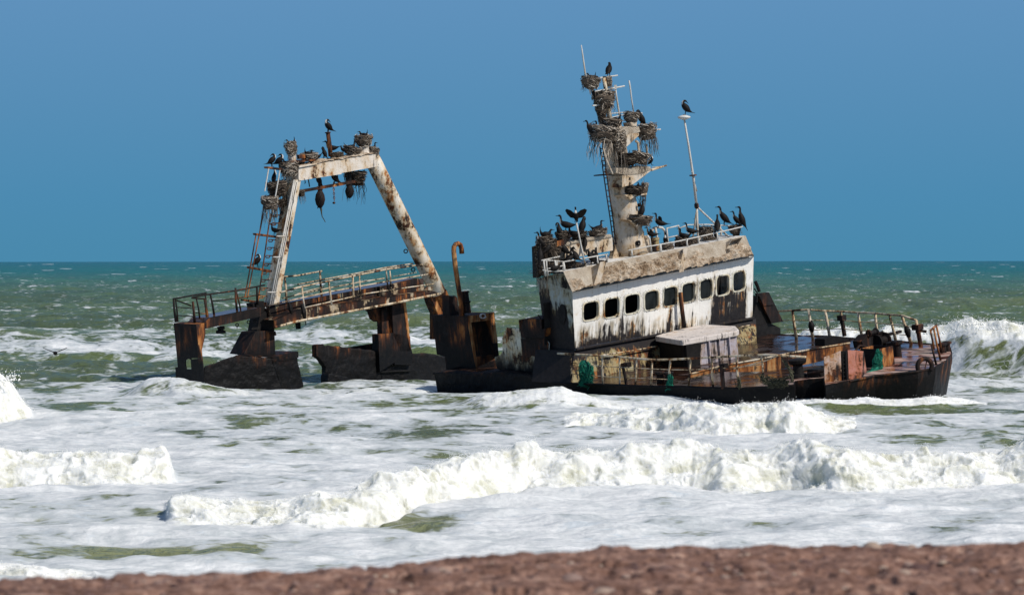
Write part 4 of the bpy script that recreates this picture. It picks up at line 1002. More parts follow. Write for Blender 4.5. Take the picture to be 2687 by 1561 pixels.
railing('roof_rail', M['railclean'], pa(-.25), cN, [(.028, [(650, 932), (900, 888), (1200, 838), (1500, 785)]), (.028, [(265, 905), (450, 908), (650, 932)]), (.027, [(225, 905), (400, 868), (580, 828)]), (.022, [(250, 1090), (360, 1110), (620, 1112)]), (.022, [(360, 1060), (480, 1035), (640, 1005)])],
        [((268, 908), (305, 1200), .036), ((318, 910), (350, 1195), .045), ((488, 915), (500, 1130)), ((518, 925), (540, 1128)), ((640, 940), (655, 1105), .06), ((1295, 830), (1325, 995)), ((1465, 795), (1488, 962))], pr=.04)
mb = MB(); mb.prism(P(pa(-1.4), cN, (150, 640), (420, 560), (680, 620), (690, 1080), (560, 1120), (230, 1200), (170, 1240)), -F * .3); mb.build('aft_bulkhead', M['inside'], ship)

# ---- wrecked quarter between house and stern
PQ = pb(.25)
mb = MB(); mb.prism(P(PQ, cH, (960, 250), (912, 370), (917, 500), (900, 545), (880, 558), (830, 575), (838, 640), (855, 700), (1000, 790), (1345, 800), (1425, 650), (1428, 430), (1392, 360), (1120, 372), (1110, 262), (1030, 255)), R * .06); mb.build('quarter_plate', rusty('quarter_paint', -.03, .6, (.62, .60, .5), grime=.12, tide=(.95, 1.75)), ship, bevel=.01)
mb = MB(); mb.prism(P(pb(.22), cH, (1118, 370), (1390, 372), (1425, 430), (1400, 600), (1240, 560), (1140, 620)), R * .02); mb.build('dark_patch', rusty('dark_plate', -.12, 0, grime=.25), ship)  # dark plate laid over the upper part of the quarter plate
mb = MB(); mb.prism(P(pb(.12), cH, (1095, 166), (1160, 152), (1345, 157), (1352, 264), (1392, 264), (1382, 372), (1122, 368)), R * .9); mb.tube(P(pb(.1), cH, (1312, 110), (1340, 155)), .03, 5); mb.build('deck_box', M['rustdark'], ship, bevel=.015)
mb = MB(); mb.prism(P(pb(.14), cH, (1330, 160), (1352, 160), (1355, 262), (1335, 262)), -R * .03); mb.build('box_edge', M['rust'], ship); mb = MB(); mb.prism(P(pb(.14), cH, (1100, 170), (1160, 154), (1118, 262), (1108, 300)), -R * .02); mb.build('box_edge', M['rust'], ship)
mb = MB(); mb.prism(P(pb(.6), cH, (1330, 300), (1420, 240), (1660, 600), (1665, 860), (1340, 800)), R * .3); mb.prism(P(pb(.3), cH, (1440, 660), (1660, 625), (1662, 720), (1450, 760)), R * .2); mb.build('dark_bulkhead', M['blackpart'], ship)  # near-black wall filling the gap between quarter plate and house
mb = MB(); mb.tube(P(pb(.1), cH, (1490, 752), (1560, 742), (1665, 734)), .035, 5); mb.build('torn_edge', M['plate'], ship)
mb = MB()
lowp = [(165, 742), (300, 735), (620, 760), (840, 735), (1200, 770), (1600, 850), (1660, 890), (1640, 1050), (330, 1050), (230, 880), (180, 800)]
mb.prism(P(pb(-.32), cH, *lowp), R * .5); corrode(mb.build('hull_side', M['hull'], ship))

# ---- engine casing with the doorway
bc = cR(1556, 1150)
ac_, bc_ = (dk(bc) - O) @ F, (dk(bc) - O) @ R
PF, PS = pa(ac_), pb(bc_)
mb = MB(); mb.prism(P(PS, cR, (1175, 690), (1330, 692), (1481, 697), (1556, 1150), (1300, 1166), (1286, 1050), (1217, 1030)), R * .03)
tl_ = PS(cR(1175, 690)); tr_ = PF(cR(1715, 666)); tc_ = PS(cR(1481, 697))
mb.add([tc_, tl_, tl_ + (tr_ - tc_), tr_], [(0, 1, 2, 3)])
cas = mb.build('engine_casing', M['stern'], ship)
mb = MB()
ou = [(1481, 697), (1715, 666), (1748, 900), (1757, 1052), (1560, 1148)]; ho = [(1518, 752), (1680, 730), (1712, 1030), (1563, 1052)]
for pol in ([ou[0], ou[1], ho[1], ho[0]], [ou[1], ou[2], ou[3], ho[2], ho[1]], [ou[3], ou[4], ho[3], ho[2]], [ou[4], ou[0], ho[0], ho[3]]): mb.prism(P(PF, cR, *pol), -F * .03)
mb.build('casing_front', M['sternorange'], cas)
mb = MB(); mb.prism(P(pa(ac_ - 1.6), cR, (1440, 690), (1720, 660), (1760, 1060), (1480, 1120)), -F * .05); mb.add([tr_, PF(cR(1757, 1052)), PF(cR(1757, 1052)) - F * 1.9, tr_ - F * 1.9], [(0, 1, 2, 3)]); mb.build('casing_back', M['stern'], cas)
mb = MB(); rg = PF(cR(1605, 690)) + F * .03
mb.tube([rg + R * .14 * math.cos(t) + UP * (.09 * math.sin(t) - .02) + F * .01 * t for t in np.linspace(0, 12, 60)], .014, 5); mb.build('rope_coil', M['lamp'], cas)
mb = MB(); mb.prism(P(pa(ac_ + .25), cR, (1715, 935), (1748, 930), (1760, 1040), (1738, 1062), (1722, 1000)), -F * .1); mb.build('torn_strip', M['rustdark'], ship)
PT = pa(ac_ - .55)
mb = MB(); hook = [(1440, 692), (1425, 560), (1400, 400), (1378, 250), (1366, 130), (1368, 92), (1382, 70), (1404, 64), (1424, 76), (1434, 110), (1437, 152)]
mb.tube(P(PT, cR, *hook), .095, 12); mb.build('goose_neck_vent', rusty('vent_rust', .10, .22, (.5, .42, .38)), ship, smooth=True)
mb = MB(); sb = PT(cR(1482, 668)); mb.lathe(sb, UP, [(0, .17), (.38, .15), (.42, .19), (.45, .19), (.47, .14), (.78, .13), (.79, .17), (.84, .17), (.83, .10)], 14); mb.build('stub_vent', M['rust'], ship, smooth=False)
mb = MB(); mb.prism(P(pa(ac_ - 1.2), cR, (1325, 515), (1345, 525), (1380, 518), (1398, 540), (1405, 600), (1440, 700), (1330, 700)), -F * .4); mb.build('torn_casing', M['rustdark'], ship)
# ---- stern gantry
GA = -17.85
GP = pa(GA + .4)
gb_tl, gb_bl, gb_tr, gb_br = cG(604, 622), cG(604, 802), cG(1590, 455), cG(1602, 622)
mb = MB(); mb.grid(lambda u, v: GP(tuple(np.array(gb_tl) * (1 - u) * (1 - v) + np.array(gb_tr) * u * (1 - v) + np.array(gb_bl) * (1 - u) * v + np.array(gb_br) * u * v)), 20, 4)
fpts = P(GP, lambda x, y: (x, y), gb_tl, gb_tr, gb_br, gb_bl)
bk4 = [p - F * .8 for p in fpts]
mb.add(fpts + bk4, [(0, 1, 5, 4), (2, 3, 7, 6), (4, 5, 6, 7), (0, 4, 7, 3), (1, 2, 6, 5)])
gan = mb.build('gantry', M['beam'], ship)
mb = MB(); mb.prism(P(pa(GA + .42), cG, (604, 780), (1150, 700), (1150, 716), (604, 802)), F * .02); mb.prism(P(pa(GA + .42), cG, (600, 612), (830, 575), (830, 590), (600, 632)), F * .06); mb.build('beam_flange', M['beam'], gan)
mb = MB()                                                  # crust of guano along the beam top
U_, V_ = np.meshgrid(np.linspace(0, 1, 81), np.linspace(0, 1, 13))
hh = .05 + .10 * np.clip(fbm2(U_ * 9, V_ * 2, 701, 4) + .2, 0, 1) + .03 * fbm2(U_ * 40, V_ * 6, 702, 3)
hh *= np.sin(np.pi * np.clip(V_, .02, .98)) ** .4
tl_, tr_ = fpts[0] + F * .05, fpts[1] + F * .05
mb.add([tl_ * (1 - u) + tr_ * u - F * .95 * v + UP * d for u, v, d in zip(U_.ravel(), V_.ravel(), hh.ravel())], [(j * 81 + i, j * 81 + i + 1, (j + 1) * 81 + i + 1, (j + 1) * 81 + i) for j in range(12) for i in range(80)], .8)
mb.build('beam_crust', M['guano'], gan, smooth=True)
# left leg: box section, lit face ahead, shaded face to starboard
f_t = [GP(cG(540, 790)), GP(cG(640, 800))]; f_b = [GP(cL(800, 890)), GP(cL(850, 820))]
f_m = [GP(cL(915, 120)), GP(cL(992, 120))]
mb = MB()
mb.hexa([GP(cL(806, 900)), GP(cL(850, 900)), GP(cG(640, 790)), GP(cG(560, 790))], [p - F * .62 for p in (GP(cL(806, 900)), GP(cL(850, 900)), GP(cG(640, 790)), GP(cG(560, 790)))])
mb.build('gantry_leg', M['leg'], gan, bevel=.03)
mb = MB()
for a_, b_, r_ in (((548, 790), (778, 880), .035), ((566, 800), (792, 885), .03), ((590, 810), (806, 870), .022)):
    mb.tube([pa(GA + .45)(cG(*a_)), pa(GA + .45)(cL(*b_))], r_, 6)
for y in (170, 330, 600, 720):
    x = 955 - (y - 0) * .165 - 60; mb.tube(P(pa(GA + .47), cL, (x + 0, y + 4), (x + 62, y + 6)), .03, 5)
mb.build('leg_pipes', M['railclean'], gan, smooth=True)
# right leg: round, rust at the foot
la, lb_ = pa(GA)(cG(1545, 520)), pa(GA)(cR(1228, 490))
mb = MB(); mb.tube([la + (la - lb_) * .02] + [la + (lb_ - la) * t for t in (.2, .4, .6, .8)] + [lb_], .345, 24); mb.build('gantry_leg', M['leg'], gan, smooth=True)
mb = MB()
lc = pa(GA)(cR(1330, 720)); n_ = 26
vs = []
for j in range(5):
    c0 = lb_ + (lc - lb_) * (j / 4)
    for k in range(n_):
        t = 2 * math.pi * k / n_; rr = .34 - .02 * j + .02 * float(noise2(k * .8, j * 1.3, 9)); vs.append(c0 + rr * (math.cos(t) * np.array([.88, .1, .4]) + math.sin(t) * F * .9))
mb.add(vs, [(j * n_ + k, j * n_ + (k + 1) % n_, (j + 1) * n_ + (k + 1) % n_, (j + 1) * n_ + k) for j in range(4) for k in range(n_) if not (j in (1, 2) and k in (16, 17, 18))])
mb.prism(P(pa(GA), cR, (1168, 508), (1240, 505), (1262, 560), (1240, 590), (1290, 620), (1330, 690), (1330, 900), (1226, 900), (1226, 672), (1195, 600), (1180, 560)), -F * .5)
mb.build('leg_foot', M['rust'], gan)
mb = MB()
for y in (130, 290): p = pa(GA + .34)(cR(960 + (y - 0) * .4 - 40, y)); mb.tube([p + np.array([.08 * math.cos(t) - .12, 0, .08 * math.sin(t)]) for t in np.linspace(0, 6.28, 10)], .025, 5)
mb.build('leg_eye', M['blackpart'], gan)
# lower cross bar with hangers
mb = MB(); mb.prism(P(pa(GA + .1), cG, (636, 918), (1425, 775), (1428, 812), (640, 955)), -F * .12); mb.tube(P(pa(GA + .1), cG, (728, 780), (745, 880)), .025, 5); mb.tube(P(pa(GA + .1), cG, (1100, 690), (1112, 830)), .02, 5); mb.tube(P(pa(GA + .1), cG, (685, 795), (690, 830), (680, 835)), .02, 5)
mb.build('cross_bar', M['rust'], gan)
# top posts, outrigger, hanging rods, ladder
mb = MB(); mb.lathe(pa(GA - .2)(cG(525, 545)), UP, [(0, .17), (.75, .15)], 12); mb.lathe(pa(GA)(cG(1450, 450)), UP + R * .1, [(0, .24), (.25, .2), (.65, .15)], 12); mb.build('beam_post', M['beam'], gan)
mb = MB(); mb.tube(P(pa(GA - .1), cG, (1015, 490), (1000, 340), (980, 190)), [.10, .095, .09], 10); mb.lathe(pa(GA - .1)(cG(980, 195)), UP, [(0, .08), (.02, .13), (.05, .13), (.06, .06)], 10); mb.build('beam_pipe', M['rust'], gan, smooth=True)
mb = MB(); mb.prism(P(GP, cG, (208, 618), (400, 640), (400, 665), (212, 640)), -F * .25); mb.prism(P(GP, cG, (505, 552), (830, 522), (832, 545), (520, 580)), -F * .9); mb.prism(P(GP, cG, (605, 470), (690, 465), (695, 515), (610, 525)), -F * .12); mb.build('outrigger', M['rust'], gan, bevel=.01)
mb = MB()
for a_, b_ in (((220, 645), (170, 935)), ((365, 665), (306, 1005)), ((300, 660), (320, 720))): mb.tube(P(GP, cG, a_, b_), .028, 5)
mb.build('hanging_rods', M['railclean'], gan)
LG = pa(GA + .1)
mb = MB()
r1 = P(LG, cG, (272, 1170), (240, 1330)) + P(LG, cL, (820, 0), (770, 350), (722, 680))
mb.tube(r1, .03, 5)
for a_ in ([(765, 0), (700, 330), (640, 650)], [(708, 165), (664, 410), (622, 645)]): mb.tube(P(LG, cL, *a_), .028, 5)
mb.tube(P(LG, cG, (160, 1130), (130, 1300), (105, 1464)), .028, 5)
for xx_, yy_ in ((860, 18), (848, 80), (822, 208), (812, 268), (800, 330), (790, 392), (775, 455), (765, 515), (760, 578), (750, 640), (735, 705), (722, 765)):
    c0 = (xx_ - 8, yy_); mb.tube(P(LG, cL, (xx_ + 42, yy_ - 6), (xx_ - 12, yy_ - 8), (xx_ - 20, yy_), (xx_ - 12, yy_ + 9), (xx_ + 8, yy_ + 9), (xx_ + 14, yy_), (xx_ + 8, yy_ - 8)), .022, 5)
for y in (1140, 1250, 1355):
    x = 330 - (y - 1140) * .2; mb.tube(P(LG, cG, (x + 50, y - 8), (x - 30, y - 10), (x - 46, y + 2), (x - 30, y + 16), (x, y + 16), (x + 8, y)), .022, 5)
mb.build('leg_ladder', M['rust'], gan)
mb = MB()
for q in (((705, 150), (712, 165), (885, 188), (880, 172)), ((660, 405), (662, 420), (832, 450), (830, 434)), ((612, 655), (614, 668), (790, 697), (788, 682))): mb = MB(); mb.prism(P(LG, cL, *q), -F * .2); mb.build('ladder_bracket', M['rust'], gan, bevel=.01)
# hanging tackle
def block(px_top, px_mid, rx, rz, nm, label, tail=None):
    q = pa(GA - .0)
    c0 = q(cG(*px_mid)); t0 = q(cG(*px_top)); mb = MB()
    pr = [(-rz, .02), (-rz * .93, rx * .35), (-rz * .6, rx * .78), (-rz * .1, rx), (rz * .4, rx * .85), (rz * .8, rx * .45), (rz, rx * .2)]
    root = empty(nm, c0)
    mb.lathe(c0, Z, pr, 14); mb.build('sheave_cheeks', M['rustdark'], root, smooth=True)
    mb = MB(); mb.tube([c0 + Z * rz * .8, t0], .06 if tail else .1, 7); mb.tube([c0 + Z * rz * 1.0 + np.array([.09 * math.cos(t), 0, .09 * math.sin(t)]) for t in np.linspace(0, 6.3, 12)], .03, 5); mb.build('shackle', M['blackpart'], root)
    mb = MB(); mb.tube([c0 + np.array([rx * .45 * math.sin(t), -rx * 1.02 * abs(math.cos(t)) - .01, -rz * .2 + rz * .75 * math.cos(t) * 0 + rz * .8 * math.sin(t)]) for t in np.linspace(-1.5, 1.5, 8)], .018, 5); mb.build('strap', M['blackpart'], root)
    if tail:
        mb = MB(); mb.tube(P(q, cG, *tail), [.02, .05, .03, .02, .018, .015, .008][:len(tail)], 6); mb.build('rope_tail', M['ropemat'], root)
    tag(root, label, 'pulley block', 'pulley blocks hanging under the gantry')
block((870, 780), (878, 1030), .215, .40, 'pulley_block', 'larger rusty pulley block with rope tail hanging under the gantry beam', [(884, 1120), (892, 1165), (896, 1205), (905, 1260), (930, 1300), (945, 1330)])
block((1250, 700), (1256, 935), .19, .30, 'pulley_block', 'smaller rusty pulley block hanging near the gantry nest mass')
mb = MB(); q = pa(GA)
for k in range(9):
    c0 = q(cG(1050 + k * 1.2, 830 + k * 27)); s_ = np.array([.035, 0, 0]) if k % 2 else np.array([0, .035, 0])
    mb.tube([c0 + s_ * math.cos(t) + Z * .055 * math.sin(t) for t in np.linspace(0, 6.3, 9)], .014, 4)
mb.lathe(q(cG(1056, 1098)), Z, [(0, .04), (.05, .07), (.09, .03)], 8)
tag(mb.build('chain', M['rust'], None), 'short rusty chain hanging from the gantry cross bar between the pulley blocks', 'chain')

# ---- walkway under the gantry
g0, g1 = pa(-16.5), pa(-17.2)
mb = MB(); ft = [(720.4, 838), (780, 812.4), (1029.5, 776.3), (1128.7, 761.3)]; fb = [(720.4, 858.5), (780, 842.4), (1029.5, 796), (1155.7, 770.3)]
for i in range(3):
    q = P(g0, lambda x, y: (x, y), fb[i], fb[i + 1], ft[i + 1], ft[i]); mb.hexa(q, [p - F * .06 for p in q])
    q2_ = [q[3], q[2], g1(ft[i + 1]) , g1(ft[i])]; mb.hexa([q[3], q[2], q[2] - F * .75, q[3] - F * .75], [p - UP * .03 for p in (q[3], q[2], q[2] - F * .75, q[3] - F * .75)])
wk = mb.build('walkway', M['girder'], ship)
mb = MB(); mb.tube(P(pa(-16.47), lambda x, y: (x, y), *fb), .05, 6); mb.build('girder_flange', M['rail'], wk)
mb = MB()
d0, d1 = g1(cR(-250, 605)), g1(cR(1100, 366))
mb.hexa([d0, d1, d1 - F * 1.0, d0 - F * 1.0], [p - UP * .5 for p in (d0, d1, d1 - F * 1.0, d0 - F * 1.0)])
mb.build('walkway_deck', M['walkdeck'], wk)
mb = MB(); q = [g1(cR(-250, 606)) + F * .02, g1(cR(820, 418)) + F * .02, g1(cR(820, 470)) + F * .02, g1(cR(-250, 690)) + F * .02]; mb.prism(q, F * .02); mb.build('walkway_side', rusty('walkway_side_paint', -.1, .3, (.3, .3, .25), grime=.2), wk)
mb = MB(); mb.prism(P(pa(-17.0), cR, (720, 445), (1060, 365), (1100, 440), (1180, 440), (1180, 480), (740, 520)), -F * .3); mb.build('walkway_trough', M['girder'], wk)
# left part
e_ = pa(-16.75)
mb = MB(); q = P(e_, cL, (310, 836), (350, 800), (745, 722), (745, 788), (312, 886)); mb.prism(q, -F * 1.05); mb.build('walkway_arm', M['rustdark'], wk)
mb = MB(); q = [p + UP * .006 for p in P(e_, cL, (312, 834), (350, 798), (745, 721))]; q2_ = [p - F * 1.05 for p in q]; mb.add(q + q2_, [(0, 1, 4, 3), (1, 2, 5, 4)]); mb.build('walkway_plate', M['walkdeck'], wk)
mb = MB()
for q in (((430, 870), (465, 862), (470, 885), (455, 890), (475, 900), (475, 918), (425, 922), (422, 902), (440, 892)),): mb.prism(P(pa(-17.2), cL, *q), -F * .2)
for x, y in ((562, 855), (650, 832), (700, 826)): c0 = pa(-17)(cL(x, y)); mb.tube([c0 + np.array([.06 * math.cos(t), 0, .06 * math.sin(t)]) for t in np.linspace(0, 6.3, 9)], .02, 4)
mb.tube(P(pa(-17), cL, (562, 860), (562, 882)), .02, 5); mb.prism(P(pa(-16.9), cL, (1028, 838), (1050, 835), (1052, 885), (1030, 887)), -F * .1); mb.tube(P(pa(-17), cL, (675, 890), (735, 885), (738, 878), (680, 878), (675, 890)), .025, 5)
mb.build('walkway_lamps', M['blackpart'], wk)
railing('walkway_rail', M['rustdark'], pa(-17.3), cL, [(.035, [(70, 655), (200, 632), (325, 609)]), (.035, [(215, 645), (325, 622), (550, 592), (775, 549)]), (.025, [(365, 674), (550, 652), (740, 622)]), (.02, [(95, 718), (215, 728)]), (.02, [(100, 780), (225, 790)]), (.03, [(88, 662), (208, 706)]), (.02, [(245, 762), (330, 770)]), (.035, [(215, 648), (325, 655)])],
        [((74, 655), (92, 832), .05), ((90, 660), (106, 830)), ((222, 675), (238, 850), .055), ((250, 655), (276, 812)), ((313, 655), (332, 805), .055), ((318, 620), (340, 800)), ((356, 616), (388, 790), .045), ((550, 570), (566, 778), .05), ((558, 600), (596, 772)), ((715, 562), (718, 700), .05)], pr=.035)
railing('walkway_rail', M['railold'], pa(-16.55), cR, [(.04, [(-150, 490), (0, 448), (200, 404), (490, 345), (780, 288), (1090, 247)]), (.026, [(-130, 540), (0, 508), (300, 445), (600, 390), (760, 366)]), (.03, [(-200, 590), (0, 545), (300, 480), (800, 390), (1145, 330)]), (.03, [(60, 622), (290, 570), (600, 500), (900, 455), (1190, 415)])],
        [((42, 448), (66, 640), .04), ((275, 395), (298, 600), .045), ((485, 348), (490, 550), .045), ((542, 340), (552, 545)), ((775, 288), (795, 480)), ((808, 300), (818, 455))], pr=.035)
railing('walkway_rail', M['railold'], pa(-17.9), cR, [(.04, [(-260, 372), (-100, 350), (0, 343), (110, 322), (215, 302)]), (.03, [(0, 420), (230, 375), (490, 328), (760, 275), (1010, 238)]), (.022, [(0, 500), (120, 468), (235, 440)]), (.02, [(840, 350), (1040, 315)])],
        [((198, 302), (212, 515), .05), ((-110, 352), (-95, 560), .05), ((480, 330), (490, 470))], pr=.04)
mb = MB(); mb.tube(P(pa(-16.5), cR, (38, 590), (55, 660), (70, 720)), [.05, .13, .05], 6); mb.tube(P(pa(-16.5), cR, (65, 720), (76, 775)), .02, 4); mb.tube(P(pa(-16.5), cL, (960, 680), (975, 740), (985, 770)), [.05, .1, .03], 6); mb.build('hanging_rag', M['blackpart'], wk)
mb = MB(); mb.prism(P(pa(-16.9), cR, (0, 750), (28, 750), (32, 802), (8, 808)), -F * .15); mb.build('walkway_lamp', M['blackpart'], wk, bevel=.01)

# ---- left post, gantry foot and broken hull pieces standing in the water
cpx = cL(247, 850); pc_a = -16.75
c0 = pa(pc_a)(cpx); sb_ = pb((c0 - O) @ R)
mb = MB()
for pol in ([(74, 842), (247, 850), (262, 1000), (285, 1110), (100, 1110), (86, 960)], [(100, 1110), (165, 1110), (163, 1150), (170, 1195), (88, 1195), (86, 1180), (106, 1176)], [(205, 1118), (285, 1110), (302, 1195), (210, 1195)], [(165, 1110), (205, 1110), (207, 1122), (185, 1112), (167, 1124)], [(88, 1195), (302, 1195), (318, 1420), (95, 1420)]):
    mb.prism(P(sb_, cL, *pol), R * .05)
post = mb.build('stern_post', M['stern'], ship)
mb = MB(); mb.prism(P(pa(pc_a), cL, (249, 850), (318, 838), (318, 932), (291, 1050), (308, 1190), (316, 1400), (312, 1400), (302, 1195), (264, 1000)), -F * .05)
q = [sb_(cL(74, 842)), sb_(cL(247, 850)), pa(pc_a)(cL(320, 838))]; mb.add([q[0], q[1], q[2], q[0] + (q[2] - q[1])], [(0, 1, 2, 3)]); mb.build('post_front', M['sternorange'], post)
ca = pa(-16.3)(cL(818, 1106)); cb = pa(-16.95)(cL(300, 1190))
HP = plane3(ca, cb, ca + Z)
nh = np.cross(ca - cb, Z); nh /= np.linalg.norm(nh)
r_ = np.random.default_rng(8)
def jag(pts, cr, pl_, amp=6, step=14):
    out = []
    for i in range(len(pts)):
        a_, b_ = np.array(pts[i], float), np.array(pts[(i + 1) % len(pts)], float); n = max(1, int(np.linalg.norm(b_ - a_) / step))
        for k in range(n): out.append(a_ + (b_ - a_) * k / n + r_.normal(0, amp, 2) * (k > 0))
    return [pl_(cr(*q)) for q in out]
mb = MB(); mb.prism(jag([(306, 1172), (430, 1150), (556, 1130)], cL, HP, 3) + P(HP, cL, (556, 1086), (818, 1106), (905, 1350), (912, 1460), (60, 1460), (302, 1290)), np.array([0, .28, 0])); foot = corrode(mb.build('gantry_footing', M['sternhull'], ship))
FPp = pa((ca - O) @ F)
mb = MB(); mb.prism(P(FPp, cL, (820, 1106), (1030, 1057), (1036, 1150), (1072, 1310), (1080, 1460), (912, 1460), (905, 1350)), -F * .25); corrode(mb.build('footing_front', M['sternhull'], foot)); mb = MB()
tq = [ca, FPp(cL(1030, 1057)), FPp(cL(1030, 1057)) - F * 1.6, HP(cL(556, 1086))]; mb.add(tq, [(0, 1, 2, 3)]); mb.prism(P(FPp, cL, (826, 1104), (1030, 1058), (1032, 1105), (885, 1135)), F * .02)
mb.build('footing_top', M['stern'], foot)
mb = MB(); mb.prism(P(pa(-17.0), cL, (706, 905), (850, 897), (858, 1090), (760, 1098), (614, 1078)), -F * .9); mb.tube(P(pa(-16.9), cL, (848, 905), (856, 935)), .06, 6)
mb.build('leg_base', M['stern'], ship, bevel=.02)
mb = MB(); mb.prism(P(pa(-17.3), cL, (740, 780), (800, 740), (845, 830), (850, 905), (715, 905)), -F * .6); mb.prism(P(pa(-17.4), cL, (680, 690), (770, 670), (775, 800), (745, 800), (740, 730), (690, 725)), -F * .4); mb.build('leg_knee', M['blackpart'], ship, bevel=.01)
# middle pieces
m1 = pa(-17.2)
mb = MB(); mb.prism(P(m1, cR, (164, 942), (232, 936), (240, 950)) + jag([(240, 950), (700, 1000)], cR, m1, 3)[1:30] + P(m1, cR, (712, 1012), (745, 1080), (760, 1420), (240, 1420), (246, 1200), (250, 1140), (190, 1062), (166, 1046)), -F * .3)
cf = corrode(mb.build('broken_stern_plate', M['sternhull'], ship))
mb = MB(); mb.prism(P(m1, cR, (205, 1195), (240, 1180), (252, 1205), (370, 1215), (390, 1290), (392, 1420), (196, 1420), (198, 1260)), F * .5); corrode(mb.build('stern_stump', M['sternhull'], ship)); mb = MB(); mb.prism(P(pa(-18.4), cR, (440, 970), (720, 924), (730, 1010), (460, 1000)), -F * .1); mb.build('broken_stern_plate', M['sternhull'], ship, bevel=.03)
mb = MB(); mb.prism(P(m1, cR, (1000, 1022), (1120, 1020), (1220, 1032), (1292, 1052), (1310, 1180), (1340, 1420), (700, 1420), (720, 1080)), -F * .25)
bh = corrode(mb.build('broken_hull_plate', M['sternhull'], ship))
for y in (1130, 1185): mb = MB(); mb.tube(P(pa(-17.12), cR, (700, y), (990, y - 12)), .035, 5); mb.build('plate_rib', M['stern'], bh)
mb = MB(); c0 = pa(-17.0); mb.prism(P(c0, cR, (708, 855), (835, 842), (850, 1100), (720, 1180)), -F * .4); mb.prism(P(c0, cR, (830, 845), (985, 872), (990, 960), (1008, 1030), (1000, 1120), (850, 1120)), -F * .5)
st = mb.build('stern_pedestal', M['stern'], ship)
mb = MB(); mb.prism(P(pa(-17.0), cR, (822, 560), (925, 560), (962, 840), (985, 1000), (900, 1000), (840, 860)), -F * .45); mb.build('pillar', M['stern'], st)
mb = MB(); mb.prism(P(pa(-16.98), cR, (925, 558), (945, 556), (975, 800), (990, 990), (966, 900)), -F * .4); mb.build('pillar_edge', M['sternorange'], st)
mb = MB(); mb.prism(P(pa(-17.3), cR, (615, 612), (830, 570), (830, 690), (740, 700), (735, 745), (700, 722), (680, 660)), -F * .5); mb.prism(P(pa(-17.2), cR, (735, 640), (795, 640), (808, 845), (740, 850), (738, 740)), -F * .3); mb.tube(P(pa(-17.0), cR, (770, 600), (775, 640)), .06, 6); mb.build('pillar', M['rustdark'], st)
mb = MB(); mb.tube(P(pa(-17), cR, (1172, 720), (1180, 590), (1150, 560)), .012, 4); mb.build('loose_wire', M['blackpart'], ship)

# ------------------------------------------------------------------ nets and ropes hung on the wreck
def netting(name, pl_, cr, path, wid, label, n=260, fray=.06):
    mb = MB(); r_ = np.random.default_rng(len(path) * 7 + int(path[0][0]))
    base = P(pl_, cr, *path); wd = [w_ for w_ in wid]
    nrm = np.array([0, -1.0, 0])
    # a sagging core so nothing shows through the strands
    mb.tube([p for p in base], [w_ * .55 for w_ in wd], 10)
    m_ = len(base)
    for k in range(n):
        f0 = r_.uniform(0, .75) * (m_ - 1); L_ = r_.uniform(.12, .4) * (m_ - 1); pts = []
        a0 = r_.uniform(0, 6.28)
        for j in range(5):
            f = min(f0 + L_ * j / 4, m_ - 1.001); i = int(f); c_ = base[i] + (base[i + 1] - base[i]) * (f - i); w_ = wd[i] + (wd[i + 1] - wd[i]) * (f - i)
            a0 += r_.normal(0, .3); rr = w_ * r_.uniform(.6, 1.05)
            pts.append(c_ + np.array([math.cos(a0) * rr, -abs(math.sin(a0)) * rr * .6, r_.normal(0, .02)]))
        if r_.random() < .15: pts.append(pts[-1] + np.array([r_.normal(0, fray), -.02, -abs(r_.normal(0, fray))]))
        mb.tube(pts, r_.uniform(.006, .013), 3, cap=False)
    tag(mb.build(name, M['net'], None), label, 'fishing net', 'green nets caught on the wreck')
nb = pb(-.42)
netting('fishing_net', nb, cA, [(410, 1100), (425, 1140), (430, 1190), (428, 1240), (425, 1272), (450, 1280)], [.12, .27, .28, .26, .28, .2], 'big bunched green net hanging on the near rail beside the wheelhouse corner', 420)
netting('fishing_net', nb, cA, [(1025, 1195), (1030, 1230), (1018, 1270), (1030, 1300), (1000, 1306)], [.08, .10, .12, .10, .08], 'small green net scrap hanging down at the middle of the near railing', 140)
nq = plane3(dk(cB(1622, 808)) + F * .06, dk(cB(1622, 808)) + F * .06 - F * 1 , dk(cB(1622, 808)) + F * .06 + UP)
nq = pa(((dk(cB(1622, 808)) - O) @ F) + .15)
netting('fishing_net', nq, cB, [(1590, 615), (1600, 680), (1580, 740), (1590, 800), (1545, 855), (1480, 868), (1450, 880)], [.05, .16, .17, .2, .17, .12, .05], 'green net draped from the orange bin over the bow deck', 330)
def ropeheap(name, pl_, cr, path, w_, label, n=60):
    mb = MB(); r_ = np.random.default_rng(int(path[0][0])); base = P(pl_, cr, *path); m_ = len(base)
    for k in range(n):
        f0 = r_.uniform(0, .8) * (m_ - 1); pts = []
        off_ = r_.normal(0, w_, 3)
        for j in range(6):
            f = min(f0 + .25 * j, m_ - 1.001); i = int(f); pts.append(base[i] + (base[i + 1] - base[i]) * (f - i) + off_ + r_.normal(0, w_ * .35, 3))
        mb.tube(pts, r_.uniform(.012, .028), 4)
    tag(mb.build(name, M['ropemat'], None), label, 'rope', 'ropes tangled on the near rail')
ropeheap('rope_tangle', nb, cB, [(392, 880), (420, 940), (480, 960), (540, 975), (610, 970), (660, 940)], .075, 'dark tangled rope sagging between the last posts of the near rail', 90)
ropeheap('rope_tangle', nb, cB, [(560, 710), (640, 780), (690, 860), (715, 925), (700, 970)], .035, 'thin rope trailing from the end of the near rail', 16)
ropeheap('rope_tangle', nb, cB, [(130, 900), (150, 960), (150, 1010)], .05, 'dark rope wrapped round the foot of a near rail post', 20)
